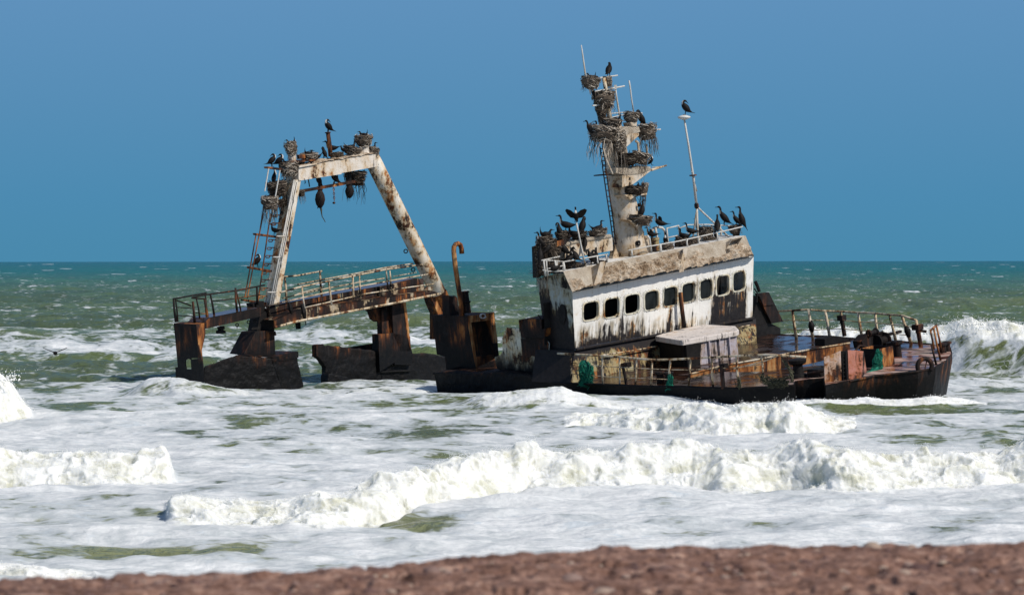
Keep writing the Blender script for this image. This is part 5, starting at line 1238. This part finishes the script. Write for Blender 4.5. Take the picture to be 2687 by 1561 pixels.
# ------------------------------------------------------------------ nests
def nest_mesh(seed, hang=0.0, dark=.0, n=330):
    """a bowl of sticks about one unit wide and one unit high, built round a dark core"""
    r_ = np.random.default_rng(seed); mb = MB()
    nu, nv = 18, 9
    vs = []
    for j in range(nv):
        f = j / (nv - 1); z = -.5 + f * .95
        rr = .30 + .20 * math.sin(min(f * 1.15, 1) * math.pi / 2) ** .7
        for i in range(nu):
            a = 2 * math.pi * i / nu; k = rr * (1 + .34 * float(noise2(i * .55 + seed, j * .6, seed))); vs.append((k * math.cos(a), k * math.sin(a), z + .04 * float(noise2(i * 1.3, j + seed, 3))))
    mb.add(vs, [(j * nu + i, j * nu + (i + 1) % nu, (j + 1) * nu + (i + 1) % nu, (j + 1) * nu + i) for j in range(nv - 1) for i in range(nu)] + [tuple(range(nu - 1, -1, -1)), tuple(range((nv - 1) * nu, nv * nu))], max(.06, .30 - dark))
    for k in range(n):
        a = r_.uniform(0, 6.283); f = r_.beta(1.6, 1.1); z = -.52 + f * 1.02
        rr = (.32 + .20 * math.sin(min(f * 1.15, 1) * math.pi / 2) ** .7) * r_.uniform(.86, 1.22)
        p = np.array([rr * math.cos(a), rr * math.sin(a), z])
        tang = np.array([-math.sin(a), math.cos(a), 0]); d = tang * r_.choice([-1, 1]) + np.array([math.cos(a), math.sin(a), 0]) * r_.normal(0.08, .42) + Z * r_.normal(-.05, .5)
        d /= np.linalg.norm(d); L_ = r_.uniform(.12, .62)
        b_ = -np.array([math.cos(a), math.sin(a), 0]) * L_ * .28
        mb.tube([p - d * L_ / 2 + b_, p, p + d * L_ / 2 + b_ + Z * r_.normal(0, .04)], r_.uniform(.009, .024), 3, min(1, max(.08, r_.beta(1.7, 1.4) - dark)), cap=False)
    for k in range(int(26 * hang)):
        a = r_.uniform(0, 6.283); p = np.array([.45 * math.cos(a), .45 * math.sin(a), r_.uniform(-.5, 0)]); pts = [p]
        for j in range(4): pts.append(pts[-1] + np.array([r_.normal(0, .05), r_.normal(0, .05), -r_.uniform(.1, .3) * hang]))
        mb.tube(pts, [.016, .014, .012, .01, .006], 3, min(1, max(.05, r_.beta(1.3, 1.8) - dark)), cap=False)
    me = bpy.data.meshes.new('nest'); me.from_pydata(mb.v, [], mb.f)
    q = me.attributes.new('g', 'FLOAT', 'POINT'); q.data.foreach_set('value', np.array(mb.g, np.float32)); me.materials.append(M['twig']); me.update()
    return me
NM = [nest_mesh(1), nest_mesh(2, .7), nest_mesh(3, 1.6), nest_mesh(4, .5, .28), nest_mesh(5, 1.4, .3)]
def nest(pl_, cr, px, w_, h_, var, label):
    p = pl_(cr(*px)); q = pl_(cr(px[0] + w_, px[1])); W_ = np.linalg.norm((q - p) * np.array([1, 0, 0])); H_ = W_ * h_ / w_
    o = bpy.data.objects.new('nest', NM[var]); o.location = [float(x) for x in p]; o.scale = (W_, W_, H_); o.rotation_euler = (random.uniform(-.22, .22), random.uniform(-.24, .24), random.uniform(0, 6.28)); COL.objects.link(o)
    tag(o, label, 'bird nest', 'stick nests of the cormorant colony on the wreck'); return o

# ------------------------------------------------------------------ cormorants
POSE = {  # x, z, half width, half height, white
 'perch': [(-.34, .03, .035, .006, 0), (-.25, .07, .045, .012, 0), (-.17, .12, .055, .04, 0), (-.10, .18, .085, .075, 0), (-.02, .27, .098, .092, 0), (.05, .36, .082, .078, .15), (.095, .44, .05, .05, 1), (.105, .50, .032, .033, 1), (.105, .56, .028, .028, .3), (.125, .61, .03, .028, .1), (.155, .635, .033, .03, .0), (.19, .635, .024, .02, .15), (.215, .63, .011, .011, 0), (.29, .622, .006, .007, 0)],
 'upright': [(-.22, -.10, .035, .006, 0), (-.17, -.01, .045, .012, 0), (-.12, .08, .055, .04, 0), (-.07, .16, .085, .072, 0), (-.02, .27, .096, .09, 0), (.02, .38, .08, .075, .1), (.045, .47, .048, .048, .9), (.05, .54, .03, .03, .6), (.05, .61, .026, .026, .1), (.065, .655, .03, .028, 0), (.09, .675, .033, .03, 0), (.125, .675, .024, .02, .1), (.15, .67, .011, .011, 0), (.225, .668, .006, .007, 0)],
 'level': [(-.47, .25, .04, .006, 0), (-.36, .23, .05, .012, 0), (-.26, .21, .06, .04, 0), (-.16, .20, .09, .075, 0), (-.04, .21, .10, .095, 0), (.07, .25, .085, .085, .2), (.14, .31, .052, .055, 1), (.165, .38, .034, .035, 1), (.165, .45, .028, .028, .5), (.18, .505, .03, .028, .1), (.21, .53, .033, .03, 0), (.245, .53, .024, .02, .1), (.27, .525, .011, .011, 0), (.345, .52, .006, .007, 0)],
 'sit': [(-.36, .28, .04, .006, 0), (-.31, .20, .05, .012, 0), (-.24, .12, .06, .035, 0), (-.16, .06, .10, .07, 0), (-.04, .05, .12, .095, 0), (.08, .08, .10, .085, .1), (.15, .14, .058, .06, .6), (.175, .21, .036, .037, .7), (.17, .27, .029, .029, .3), (.18, .32, .03, .028, 0), (.205, .345, .033, .03, 0), (.24, .345, .024, .02, .1), (.265, .34, .011, .011, 0), (.335, .335, .006, .007, 0)],
 'cocked': [(-.22, .34, .04, .006, 0), (-.22, .25, .05, .012, 0), (-.20, .15, .06, .03, 0), (-.15, .07, .10, .065, 0), (-.04, .05, .12, .095, 0), (.08, .07, .10, .08, 0), (.14, .12, .06, .055, .2), (.165, .17, .04, .037, .3), (.18, .215, .034, .03, 0), (.205, .235, .033, .03, 0), (.24, .235, .024, .02, .1), (.265, .23, .011, .011, 0), (.335, .225, .006, .007, 0)],
 'tuck': [(-.36, .08, .035, .006, 0), (-.26, .10, .05, .012, 0), (-.17, .14, .06, .04, 0), (-.10, .19, .09, .08, 0), (-.02, .27, .102, .10, 0), (.05, .35, .09, .085, .2), (.085, .42, .06, .055, 1), (.085, .475, .045, .042, 1), (.05, .515, .036, .034, .6), (.00, .515, .033, .03, .1), (-.035, .49, .02, .018, 0), (-.06, .465, .011, .011, 0), (-.11, .42, .006, .006, 0)],
 'preen': [(-.26, -.02, .035, .006, 0), (-.20, .05, .045, .012, 0), (-.14, .11, .055, .04, 0), (-.08, .18, .085, .075, 0), (-.02, .27, .098, .092, 0), (.03, .36, .082, .078, .1), (.055, .44, .05, .05, .5), (.075, .51, .034, .034, .4), (.11, .545, .03, .03, .8), (.145, .53, .03, .03, .9), (.16, .49, .03, .028, .2), (.155, .45, .024, .02, 0), (.145, .42, .012, .012, 0), (.12, .35, .006, .006, 0)],
}
_bm = {}
def body_mesh(pose):
    if pose in _bm: return _bm[pose]
    prof = POSE[pose]; n = 12; vs, gs = [], []
    # smooth the spine with one round of midpoint refinement
    P_ = np.array(prof); f = np.linspace(0, len(P_) - 1, len(P_) * 2 - 1); i = np.clip(f.astype(int), 0, len(P_) - 2); t = f - i
    P0, P1, P2, P3 = P_[np.clip(i - 1, 0, None)], P_[i], P_[i + 1], P_[np.clip(i + 2, None, len(P_) - 1)]; t = t[:, None]
    Q = .5 * (2 * P1 + (P2 - P0) * t + (2 * P0 - 5 * P1 + 4 * P2 - P3) * t ** 2 + (3 * P1 - P0 - 3 * P2 + P3) * t ** 3)
    m_ = len(Q)
    for k in range(m_):
        a, b_ = Q[max(k - 1, 0)], Q[min(k + 1, m_ - 1)]; tx, tz = b_[0] - a[0], b_[1] - a[1]; L_ = math.hypot(tx, tz) + 1e-9; nx, nz = -tz / L_, tx / L_
        for j in range(n):
            an = 2 * math.pi * j / n; c_, s_ = math.cos(an), math.sin(an); ry, rz = max(Q[k, 2] * 1.2, .004), max(Q[k, 3] * 1.2, .004)
            vs.append((Q[k, 0] + nx * s_ * rz, c_ * ry, Q[k, 1] + nz * s_ * rz)); gs.append(float(np.clip(Q[k, 4], 0, 1)) * (.0 if s_ > -.1 else .56))
    fs = [(k * n + j, k * n + (j + 1) % n, (k + 1) * n + (j + 1) % n, (k + 1) * n + j) for k in range(m_ - 1) for j in range(n)] + [tuple(range(n - 1, -1, -1)), tuple(range((m_ - 1) * n, m_ * n))]
    me = bpy.data.meshes.new('cormorant'); me.from_pydata(vs, [], fs); me.polygons.foreach_set('use_smooth', [True] * len(fs))
    q = me.attributes.new('g', 'FLOAT', 'POINT'); q.data.foreach_set('value', np.array(gs, np.float32)); me.materials.append(M['feather']); me.update()
    _bm[pose] = me; return me
def simple_mesh(name, mb, mat):
    me = bpy.data.meshes.new(name); me.from_pydata(mb.v, [], mb.f); me.materials.append(mat); me.update(); return me
_leg = []
for s_ in (-1, 1):
    mb = MB(); mb.tube([(-.035, s_ * .035, .20), (-.005, s_ * .038, .09), (.0, s_ * .04, .012)], [.03, .016, .012], 6)
    mb.prism([(-.02, s_ * .04, 0), (.07, s_ * .04 - .03, 0), (.085, s_ * .04, 0), (.07, s_ * .04 + .03, 0)], (0, 0, .014)); _leg.append(simple_mesh('leg', mb, M['blackpart']))
def wing_mesh(s_, raised=.22, spread=.42, name='wing'):
    mb = MB(); pr = [(.05, .03, .36), (.06, .06 + spread * .35, .36 + raised * .7), (.02, .06 + spread * .8, .36 + raised), (-.05, .06 + spread, .34 + raised * .8), (-.10, .04 + spread * .85, .24 + raised * .5), (-.13, .05 + spread * .5, .17 + raised * .15), (-.10, .04, .16)]
    mb.prism([(x, s_ * y, z) for x, y, z in pr], (.022, 0, .004)); return simple_mesh(name, mb, M['feather'])
_wing = [wing_mesh(-1), wing_mesh(1)]
_lift = [wing_mesh(-1, .10, .06), wing_mesh(1, .10, .06)]
def child(par, name, me):
    o = bpy.data.objects.new(name, me); COL.objects.link(o); o.parent = par; return o
def bird(pl_, cr, px, pose, head, label, sc=.85, wings=None, legs=True):
    p = pl_(cr(*px)); o = bpy.data.objects.new('cormorant', body_mesh(pose)); COL.objects.link(o); o.location = [float(x) for x in p]
    o.rotation_euler = (random.gauss(0, .05), random.gauss(0, .07), rad(head) + random.gauss(0, .12)); k = sc * 1.17 * random.uniform(.95, 1.05); o.scale = (k, k, k)
    tag(o, label, 'cormorant', 'cormorants perched and nesting on the wreck')
    if legs and pose in ('perch', 'level', 'tuck', 'preen', 'upright'):
        for m_ in _leg: child(o, 'leg', m_)
    if wings:
        for m_ in wings: child(o, 'wing', m_)
    return o

GQ = pa(GA); GU = pa(GA + .1)
# gantry nests
nest(pa(GA - .2), cG, (508, 395), 150, 190, 1, 'straw nest crowning the left post on top of the gantry beam')
nest(GQ, cG, (735, 490), 220, 90, 0, 'low wide nest on the gantry beam right of the left post')
nest(pa(GA + .25), cG, (480, 655), 230, 190, 1, 'big hanging nest wrapped round the left end of the gantry beam')
nest(GQ, cG, (330, 905), 240, 210, 4, 'dark bulky nest behind the hanging rods left of the gantry leg')
nest(GU, cG, (235, 1080), 210, 170, 2, 'round pale nest at the top of the gantry leg ladder')
nest(GQ, cG, (390, 1080), 130, 100, 4, 'ragged dark nest squeezed between gantry ladder nest and leg')
nest(GQ, cG, (1085, 475), 170, 60, 0, 'thin nest at the foot of the rusty pipe on the gantry beam')
nest(GQ, cG, (1290, 415), 220, 110, 0, 'spread out nest on the beam just left of the right beam post')
nest(pa(GA), cG, (1438, 288), 210, 150, 1, 'highest pale nest on the right post of the gantry beam')
nest(pa(GA + .2), cG, (1560, 435), 140, 120, 2, 'small straggly nest at the right shoulder of the gantry')
nest(pa(GA - .2), cG, (1330, 770), 270, 190, 4, 'dark dripping nest mass under the right end of the beam')
nest(pa(GA + .1), cG, (640, 960), 90, 90, 4, 'little dark nest where the cross bar meets the left leg')
# gantry birds
bird(pa(GA - .1), cG, (980, 188), 'tuck', 195, 'cormorant with white throat standing on the rusty pipe above the gantry', .88)
bird(pa(GA), cG, (1435, 228), 'cocked', 180, 'cormorant with cocked tail on the highest nest of the gantry', .7)
bird(pa(GA + .2), cG, (1545, 400), 'sit', 10, 'white headed cormorant sitting at the right shoulder of the gantry', .7)
bird(GQ, cG, (1275, 385), 'sit', 5, 'cormorant with raised neck on the spread nest beside the right post', .7)
bird(GQ, cG, (1190, 420), 'cocked', 190, 'hunched cormorant at the left rim of the spread gantry nest', .65)
bird(pa(GA - .3), cG, (1030, 445), 'level', 180, 'cormorant bending over behind the rusty pipe on the beam', .8)
bird(GQ, cG, (925, 515), 'preen', 150, 'preening cormorant with pale breast left of the rusty pipe', .72)
bird(GQ, cG, (820, 505), 'sit', 195, 'long low cormorant lying on the beam beside the wide nest', .75)
bird(GQ, cG, (728, 462), 'cocked', 0, 'cormorant sunk in the low wide nest on the beam', .6)
bird(pa(GA - .2), cG, (508, 330), 'cocked', 200, 'cormorant brooding on the straw nest of the left post', .68)
bird(GQ, cG, (262, 620), 'tuck', 20, 'brown cormorant on the very tip of the gantry outrigger', .82)
bird(GQ, cG, (350, 625), 'tuck', 10, 'pale necked cormorant second from the tip of the outrigger', .85)
bird(GQ, cG, (445, 585), 'cocked', 150, 'small dark cormorant peeping over the beam end nest', .6)
bird(GQ, cG, (285, 840), 'upright', 95, 'black cormorant seen from behind between the hanging rods', .75)
bird(pa(GA + .1), cG, (868, 875), 'preen', 250, 'cormorant on the cross bar above the larger pulley block', .80)
bird(pa(GA + .1), cG, (1060, 850), 'tuck', 190, 'stooping cormorant on the cross bar above the chain', .85)
bird(pa(GA + .1), cL, (722, 410), 'tuck', 10, 'lone cormorant on the lowest occupied bracket of the gantry ladder', .78)
bird(pa(GA + .1), cL, (850, 162), 'level', 150, 'cormorant crouching on the bracket halfway up the gantry ladder', .7)
# mast nests
MQ = pa(-.95); MF = pa(-.45)
nest(MP, cM, (258, 432), 155, 110, 1, 'topmost nest hung on the whip antenna of the mast')
nest(MP, cM, (425, 420), 70, 90, 2, 'tuft of orange straw under the highest mast perch')
nest(MP, cM, (385, 600), 190, 140, 1, 'dense nest wrapped round the thin upper mast pole')
nest(MP, cM, (360, 715), 90, 110, 4, 'narrow dark nest sliding down the upper mast pole')
nest(MQ, cM, (440, 815), 190, 90, 0, 'flat nest on the crown of the thick mast')
nest(pa(-.6), cM, (370, 925), 240, 150, 2, 'large shaggy nest on the left of the mast head')
nest(MF, cM, (530, 1000), 130, 190, 2, 'trailing nest spilling down the front of the mast head')
nest(pa(-.5), cM, (648, 765), 130, 90, 0, 'cup nest on the small white shelf right of the mast head')
nest(pa(-.5), cM, (795, 905), 175, 130, 2, 'fringed nest on the outer right platform of the mast head')
nest(MF, cM, (610, 1170), 190, 90, 3, 'dark nest filling the gap above the middle mast platform')
nest(MF, cM, (740, 1155), 150, 110, 2, 'grey nest on the middle mast platform by the struts')
nest(pa(-.5), cT, (590, 505), 220, 90, 3, 'dark nest on the third mast platform above the hanging lantern')
nest(pa(-.5), cT, (735, 480), 80, 170, 2, 'thin stringy nest hanging at the right edge of the third platform')
nest(pa(-.4), cT, (680, 870), 270, 120, 1, 'lowest mast nest with sticks spread over a bracket')
# mast birds
bird(MP, cM, (262, 388), 'cocked', 180, 'cormorant with open wings of black on the topmost mast nest', .62)
bird(MP, cM, (430, 374), 'tuck', 60, 'dark cormorant standing at the very top of the mast', .85)
bird(pa(-1.1), cM, (290, 600), 'perch', 170, 'pale throated cormorant clinging left of the pole nest', .72)
bird(MP, cM, (390, 556), 'cocked', 0, 'cormorant with raised tail sitting in the pole nest', .65)
bird(MQ, cM, (495, 800), 'cocked', 180, 'cormorant lying along the flat crown nest of the mast', .75)
bird(pa(-.7), cM, (262, 950), 'perch', 160, 'cormorant looking left from the rim of the shaggy mast nest', .85)
bird(pa(-.5), cM, (345, 880), 'sit', 180, 'brown cormorant in the middle of the shaggy mast nest', .75)
bird(pa(-.5), cM, (738, 850), 'preen', 200, 'tall pale headed cormorant right of the cup nest on the mast', .95)
bird(pa(-.6), cM, (795, 860), 'cocked', 0, 'cormorant hidden low in the fringed mast nest', .6)
bird(MF, cM, (525, 950), 'sit', 250, 'black cormorant in the dark hollow of the mast head', .7)
bird(MF, cM, (570, 1150), 'cocked', 180, 'black cormorant above the middle mast platform beside the mast', .8)
bird(pa(-.4), cM, (845, 1225), 'tuck', 0, 'small black cormorant beside the pointed mast spur', .55)
bird(pa(-.4), cT, (600, 470), 'cocked', 0, 'cormorant flat on the third platform nest', .7)
bird(pa(-.4), cT, (690, 455), 'sit', 180, 'dark cormorant under the gusset right of the third platform nest', .5)
bird(pa(-.4), cT, (712, 845), 'upright', 30, 'slim cormorant with white cheek standing in the lowest mast nest', .85)
bird(QP, cM, (1165, 742), 'tuck', 180, 'cormorant on the white lamp at the head of the thin pole', .85)
# roof birds and nests, right side
bird(pa(-.7), cK, (612, 268), 'level', 178, 'cormorant with lifted wings and white breast on the round roof hoop', .86, wings=_lift)
bird(pa(-.65), cK, (480, 470), 'level', 180, 'crouching black cormorant beside the mast foot with open wings', .72, wings=_lift)
bird(pa(-.5), cK, (735, 600), 'perch', 250, 'cormorant with its back turned beside the roof vent', .72)
nest(pa(-.5), cK, (780, 640), 190, 190, 1, 'tall nest column on the roof right of the vent')
nest(pa(-.6), cK, (1060, 560), 260, 190, 3, 'dark messy nest behind the near roof rail')
nest(pa(-.7), cK, (1225, 530), 190, 170, 4, 'dark nest against the foot of the lamp pole')
bird(pa(-.6), cK, (1080, 440), 'sit', 175, 'cormorant with curved neck on the messy roof nest', .8)
bird(pa(-.7), cK, (1200, 420), 'level', 180, 'cormorant stretched flat behind the rail left of the lamp pole', .8, legs=False)
nest(pa(-1.0), cK, (1480, 345), 260, 150, 2, 'high twig nest behind the lamp pole on the roof locker')
bird(pa(-.95), cK, (1330, 330), 'upright', 200, 'cormorant with its head down left of the high twig nest', .62)
bird(pa(-.9), cK, (1520, 310), 'cocked', 0, 'white breasted cormorant half hidden in the high twig nest', .6)
nest(pa(-.8), cK, (1560, 520), 190, 130, 4, 'low dark nest in front of the roof locker')
bird(pa(-.7), cK, (1660, 500), 'upright', 185, 'cormorant with white front standing under the near roof rail', .68)
bird(RP, cK, (1690, 350), 'perch', 80, 'slender cormorant on the near roof rail looking away', .88)
bird(RB, cK, (1820, 228), 'perch', 176, 'cormorant with pale neck on the far roof rail looking left', .95)
nest(pa(-.6), cK, (2020, 295), 190, 140, 3, 'dark nest at the right end of the roof rail')
nest(pa(-.6), cK, (2045, 385), 110, 110, 4, 'dark tail of the nest below the right rail end')
bird(pa(-.7), cK, (2040, 232), 'perch', 172, 'shorter white fronted cormorant of the pair at the right rail end', .72)
bird(pa(-.3), cK, (2135, 262), 'upright', 178, 'tallest cormorant with white breast at the right rail end', 1.0)
# left side of the roof
LR = pa(-.7)
nest(pa(-.6), cN, (290, 530), 290, 200, 3, 'broad dark nest at the left edge of the roof')
nest(pa(-1.0), cN, (260, 760), 280, 280, 4, 'heavy dark nest pile under the broad roof edge nest')
nest(pa(-1.0), cN, (240, 1000), 220, 330, 4, 'long dark nest stack hanging behind the left rail corner')
nest(pa(-.6), cN, (470, 720), 240, 190, 3, 'shadowed nest below the bent rusty flap')
nest(pa(-.8), cN, (440, 980), 260, 200, 4, 'black nest heap behind the left rail posts')
nest(pa(-.5), cN, (610, 420), 220, 140, 3, 'dark nest resting on the bent rusty flap')
nest(pa(-.6), cN, (960, 430), 280, 110, 3, 'brown nest on the funnel trunk beside the roof pole')
nest(pa(-.6), cN, (1320, 375), 310, 130, 1, 'pale domed nest on the right half of the funnel trunk')
nest(pa(-.6), cN, (800, 1010), 300, 150, 4, 'dark nest on the roof under the funnel trunk')
bird(pa(-.5), cN, (310, 430), 'cocked', 0, 'cormorant with one raised tail on the broad roof edge nest', .85)
bird(pa(-.5), cN, (690, 340), 'level', 178, 'cormorant looking left from the bent rusty flap', .92)
bird(pa(-.2), cN, (890, 172), 'perch', 262, 'cormorant drying its spread wings on the roof pole', .72, wings=_wing)
bird(pa(-.6), cN, (1020, 400), 'preen', 60, 'tall brown cormorant standing just right of the roof pole', .95)
bird(pa(-.6), cN, (1310, 315), 'sit', 5, 'cormorant brooding on the pale domed nest of the funnel trunk', .72)
bird(pa(-.45), cN, (1055, 690), 'upright', 75, 'black cormorant in front of the funnel trunk on a bracket', .7)
bird(pa(-.7), cN, (220, 800), 'tuck', 200, 'brown backed cormorant on the dark pile at the roof edge', .9)
bird(pa(-.4), cN, (660, 830), 'tuck', 200, 'cormorant with curled pale neck at the left end of the funnel trunk', .85)
bird(pa(-.3), cN, (860, 950), 'tuck', 140, 'cormorant folded over itself behind the left roof rail', .9)
bird(pa(-.4), cN, (1180, 990), 'preen', 200, 'cormorant with hanging head below the funnel trunk middle', .85)
bird(pa(-.5), cN, (1280, 980), 'upright', 90, 'dark cormorant hidden behind the rail post near the mast', .8)
bird(pa(-.4), cN, (1390, 975), 'cocked', 180, 'small hunched cormorant just right of the last left rail post', .75)
bird(pa(-.4), cN, (930, 1030), 'sit', 180, 'cormorant lying on the roof left of the roof pole foot', .8)
bird(pa(-.8), cN, (440, 700), 'preen', 210, 'cormorant in the shade below the bent rusty flap', .8)
mb = MB(); mb.prism(P(pa(-.5), cN, (1085, 640), (1190, 650), (1180, 665), (1080, 700)), -F * .3); mb.build('trunk_bracket', M['mast'], ship, bevel=.01)

for q in ((pa(-.5), (215, 690), 'perch', 190, 'cormorant looking left out of the dark pile at the roof edge', .85),
          (pa(-.35), (360, 800), 'tuck', 30, 'cormorant resting above the left rail corner in the shade', .9),
          (pa(-.5), (540, 480), 'preen', 200, 'cormorant standing on the left end of the bent rusty flap', .85),
          (pa(-.4), (200, 950), 'upright', 100, 'black cormorant pressed against the outside of the dark nest stack', .85),
          (pa(-.3), (420, 1080), 'sit', 180, 'black cormorant sitting low behind the left rail posts', .9),
          (pa(-.35), (760, 1030), 'tuck', 20, 'black cormorant sitting under the left end of the funnel trunk', .95),
          (pa(-.5), (850, 420), 'sit', 180, 'dark cormorant lying between the bent flap and the roof pole', .8),
          (pa(-.4), (1240, 1000), 'tuck', 160, 'black cormorant bent over under the right half of the funnel trunk', .9)):
    bird(q[0], cN, q[1], q[2], q[3], q[4], q[5])
nest(pa(-.55), cN, (330, 640), 330, 260, 4, 'dark heap of nest at the very left end of the roof below the brooding bird')
# ------------------------------------------------------------------ the bird in flight
p = at((144.5, 925), 128); mb = MB()
mb.tube([p + np.array([.0, -.22, .02]), p + np.array([0, -.1, 0]), p + np.array([0, .05, -.01]), p + np.array([0, .25, 0])], [.02, .07, .085, .02], 10)
g_ = mb.build('flying_bird', M['feather'], None, smooth=True)
tag(g_, 'dark bird gliding with raised wings low over the foam left of the wreck', 'bird')
for s_ in (-1, 1):
    mb = MB(); mb.prism([p + np.array(q) for q in ((s_ * .05, -.08, .02), (s_ * .30, -.10, .12), (s_ * .49, -.02, .20), (s_ * .30, .08, .11), (s_ * .05, .12, .02))], (0, 0, .025)); mb.build('wing', M['feather'], g_)
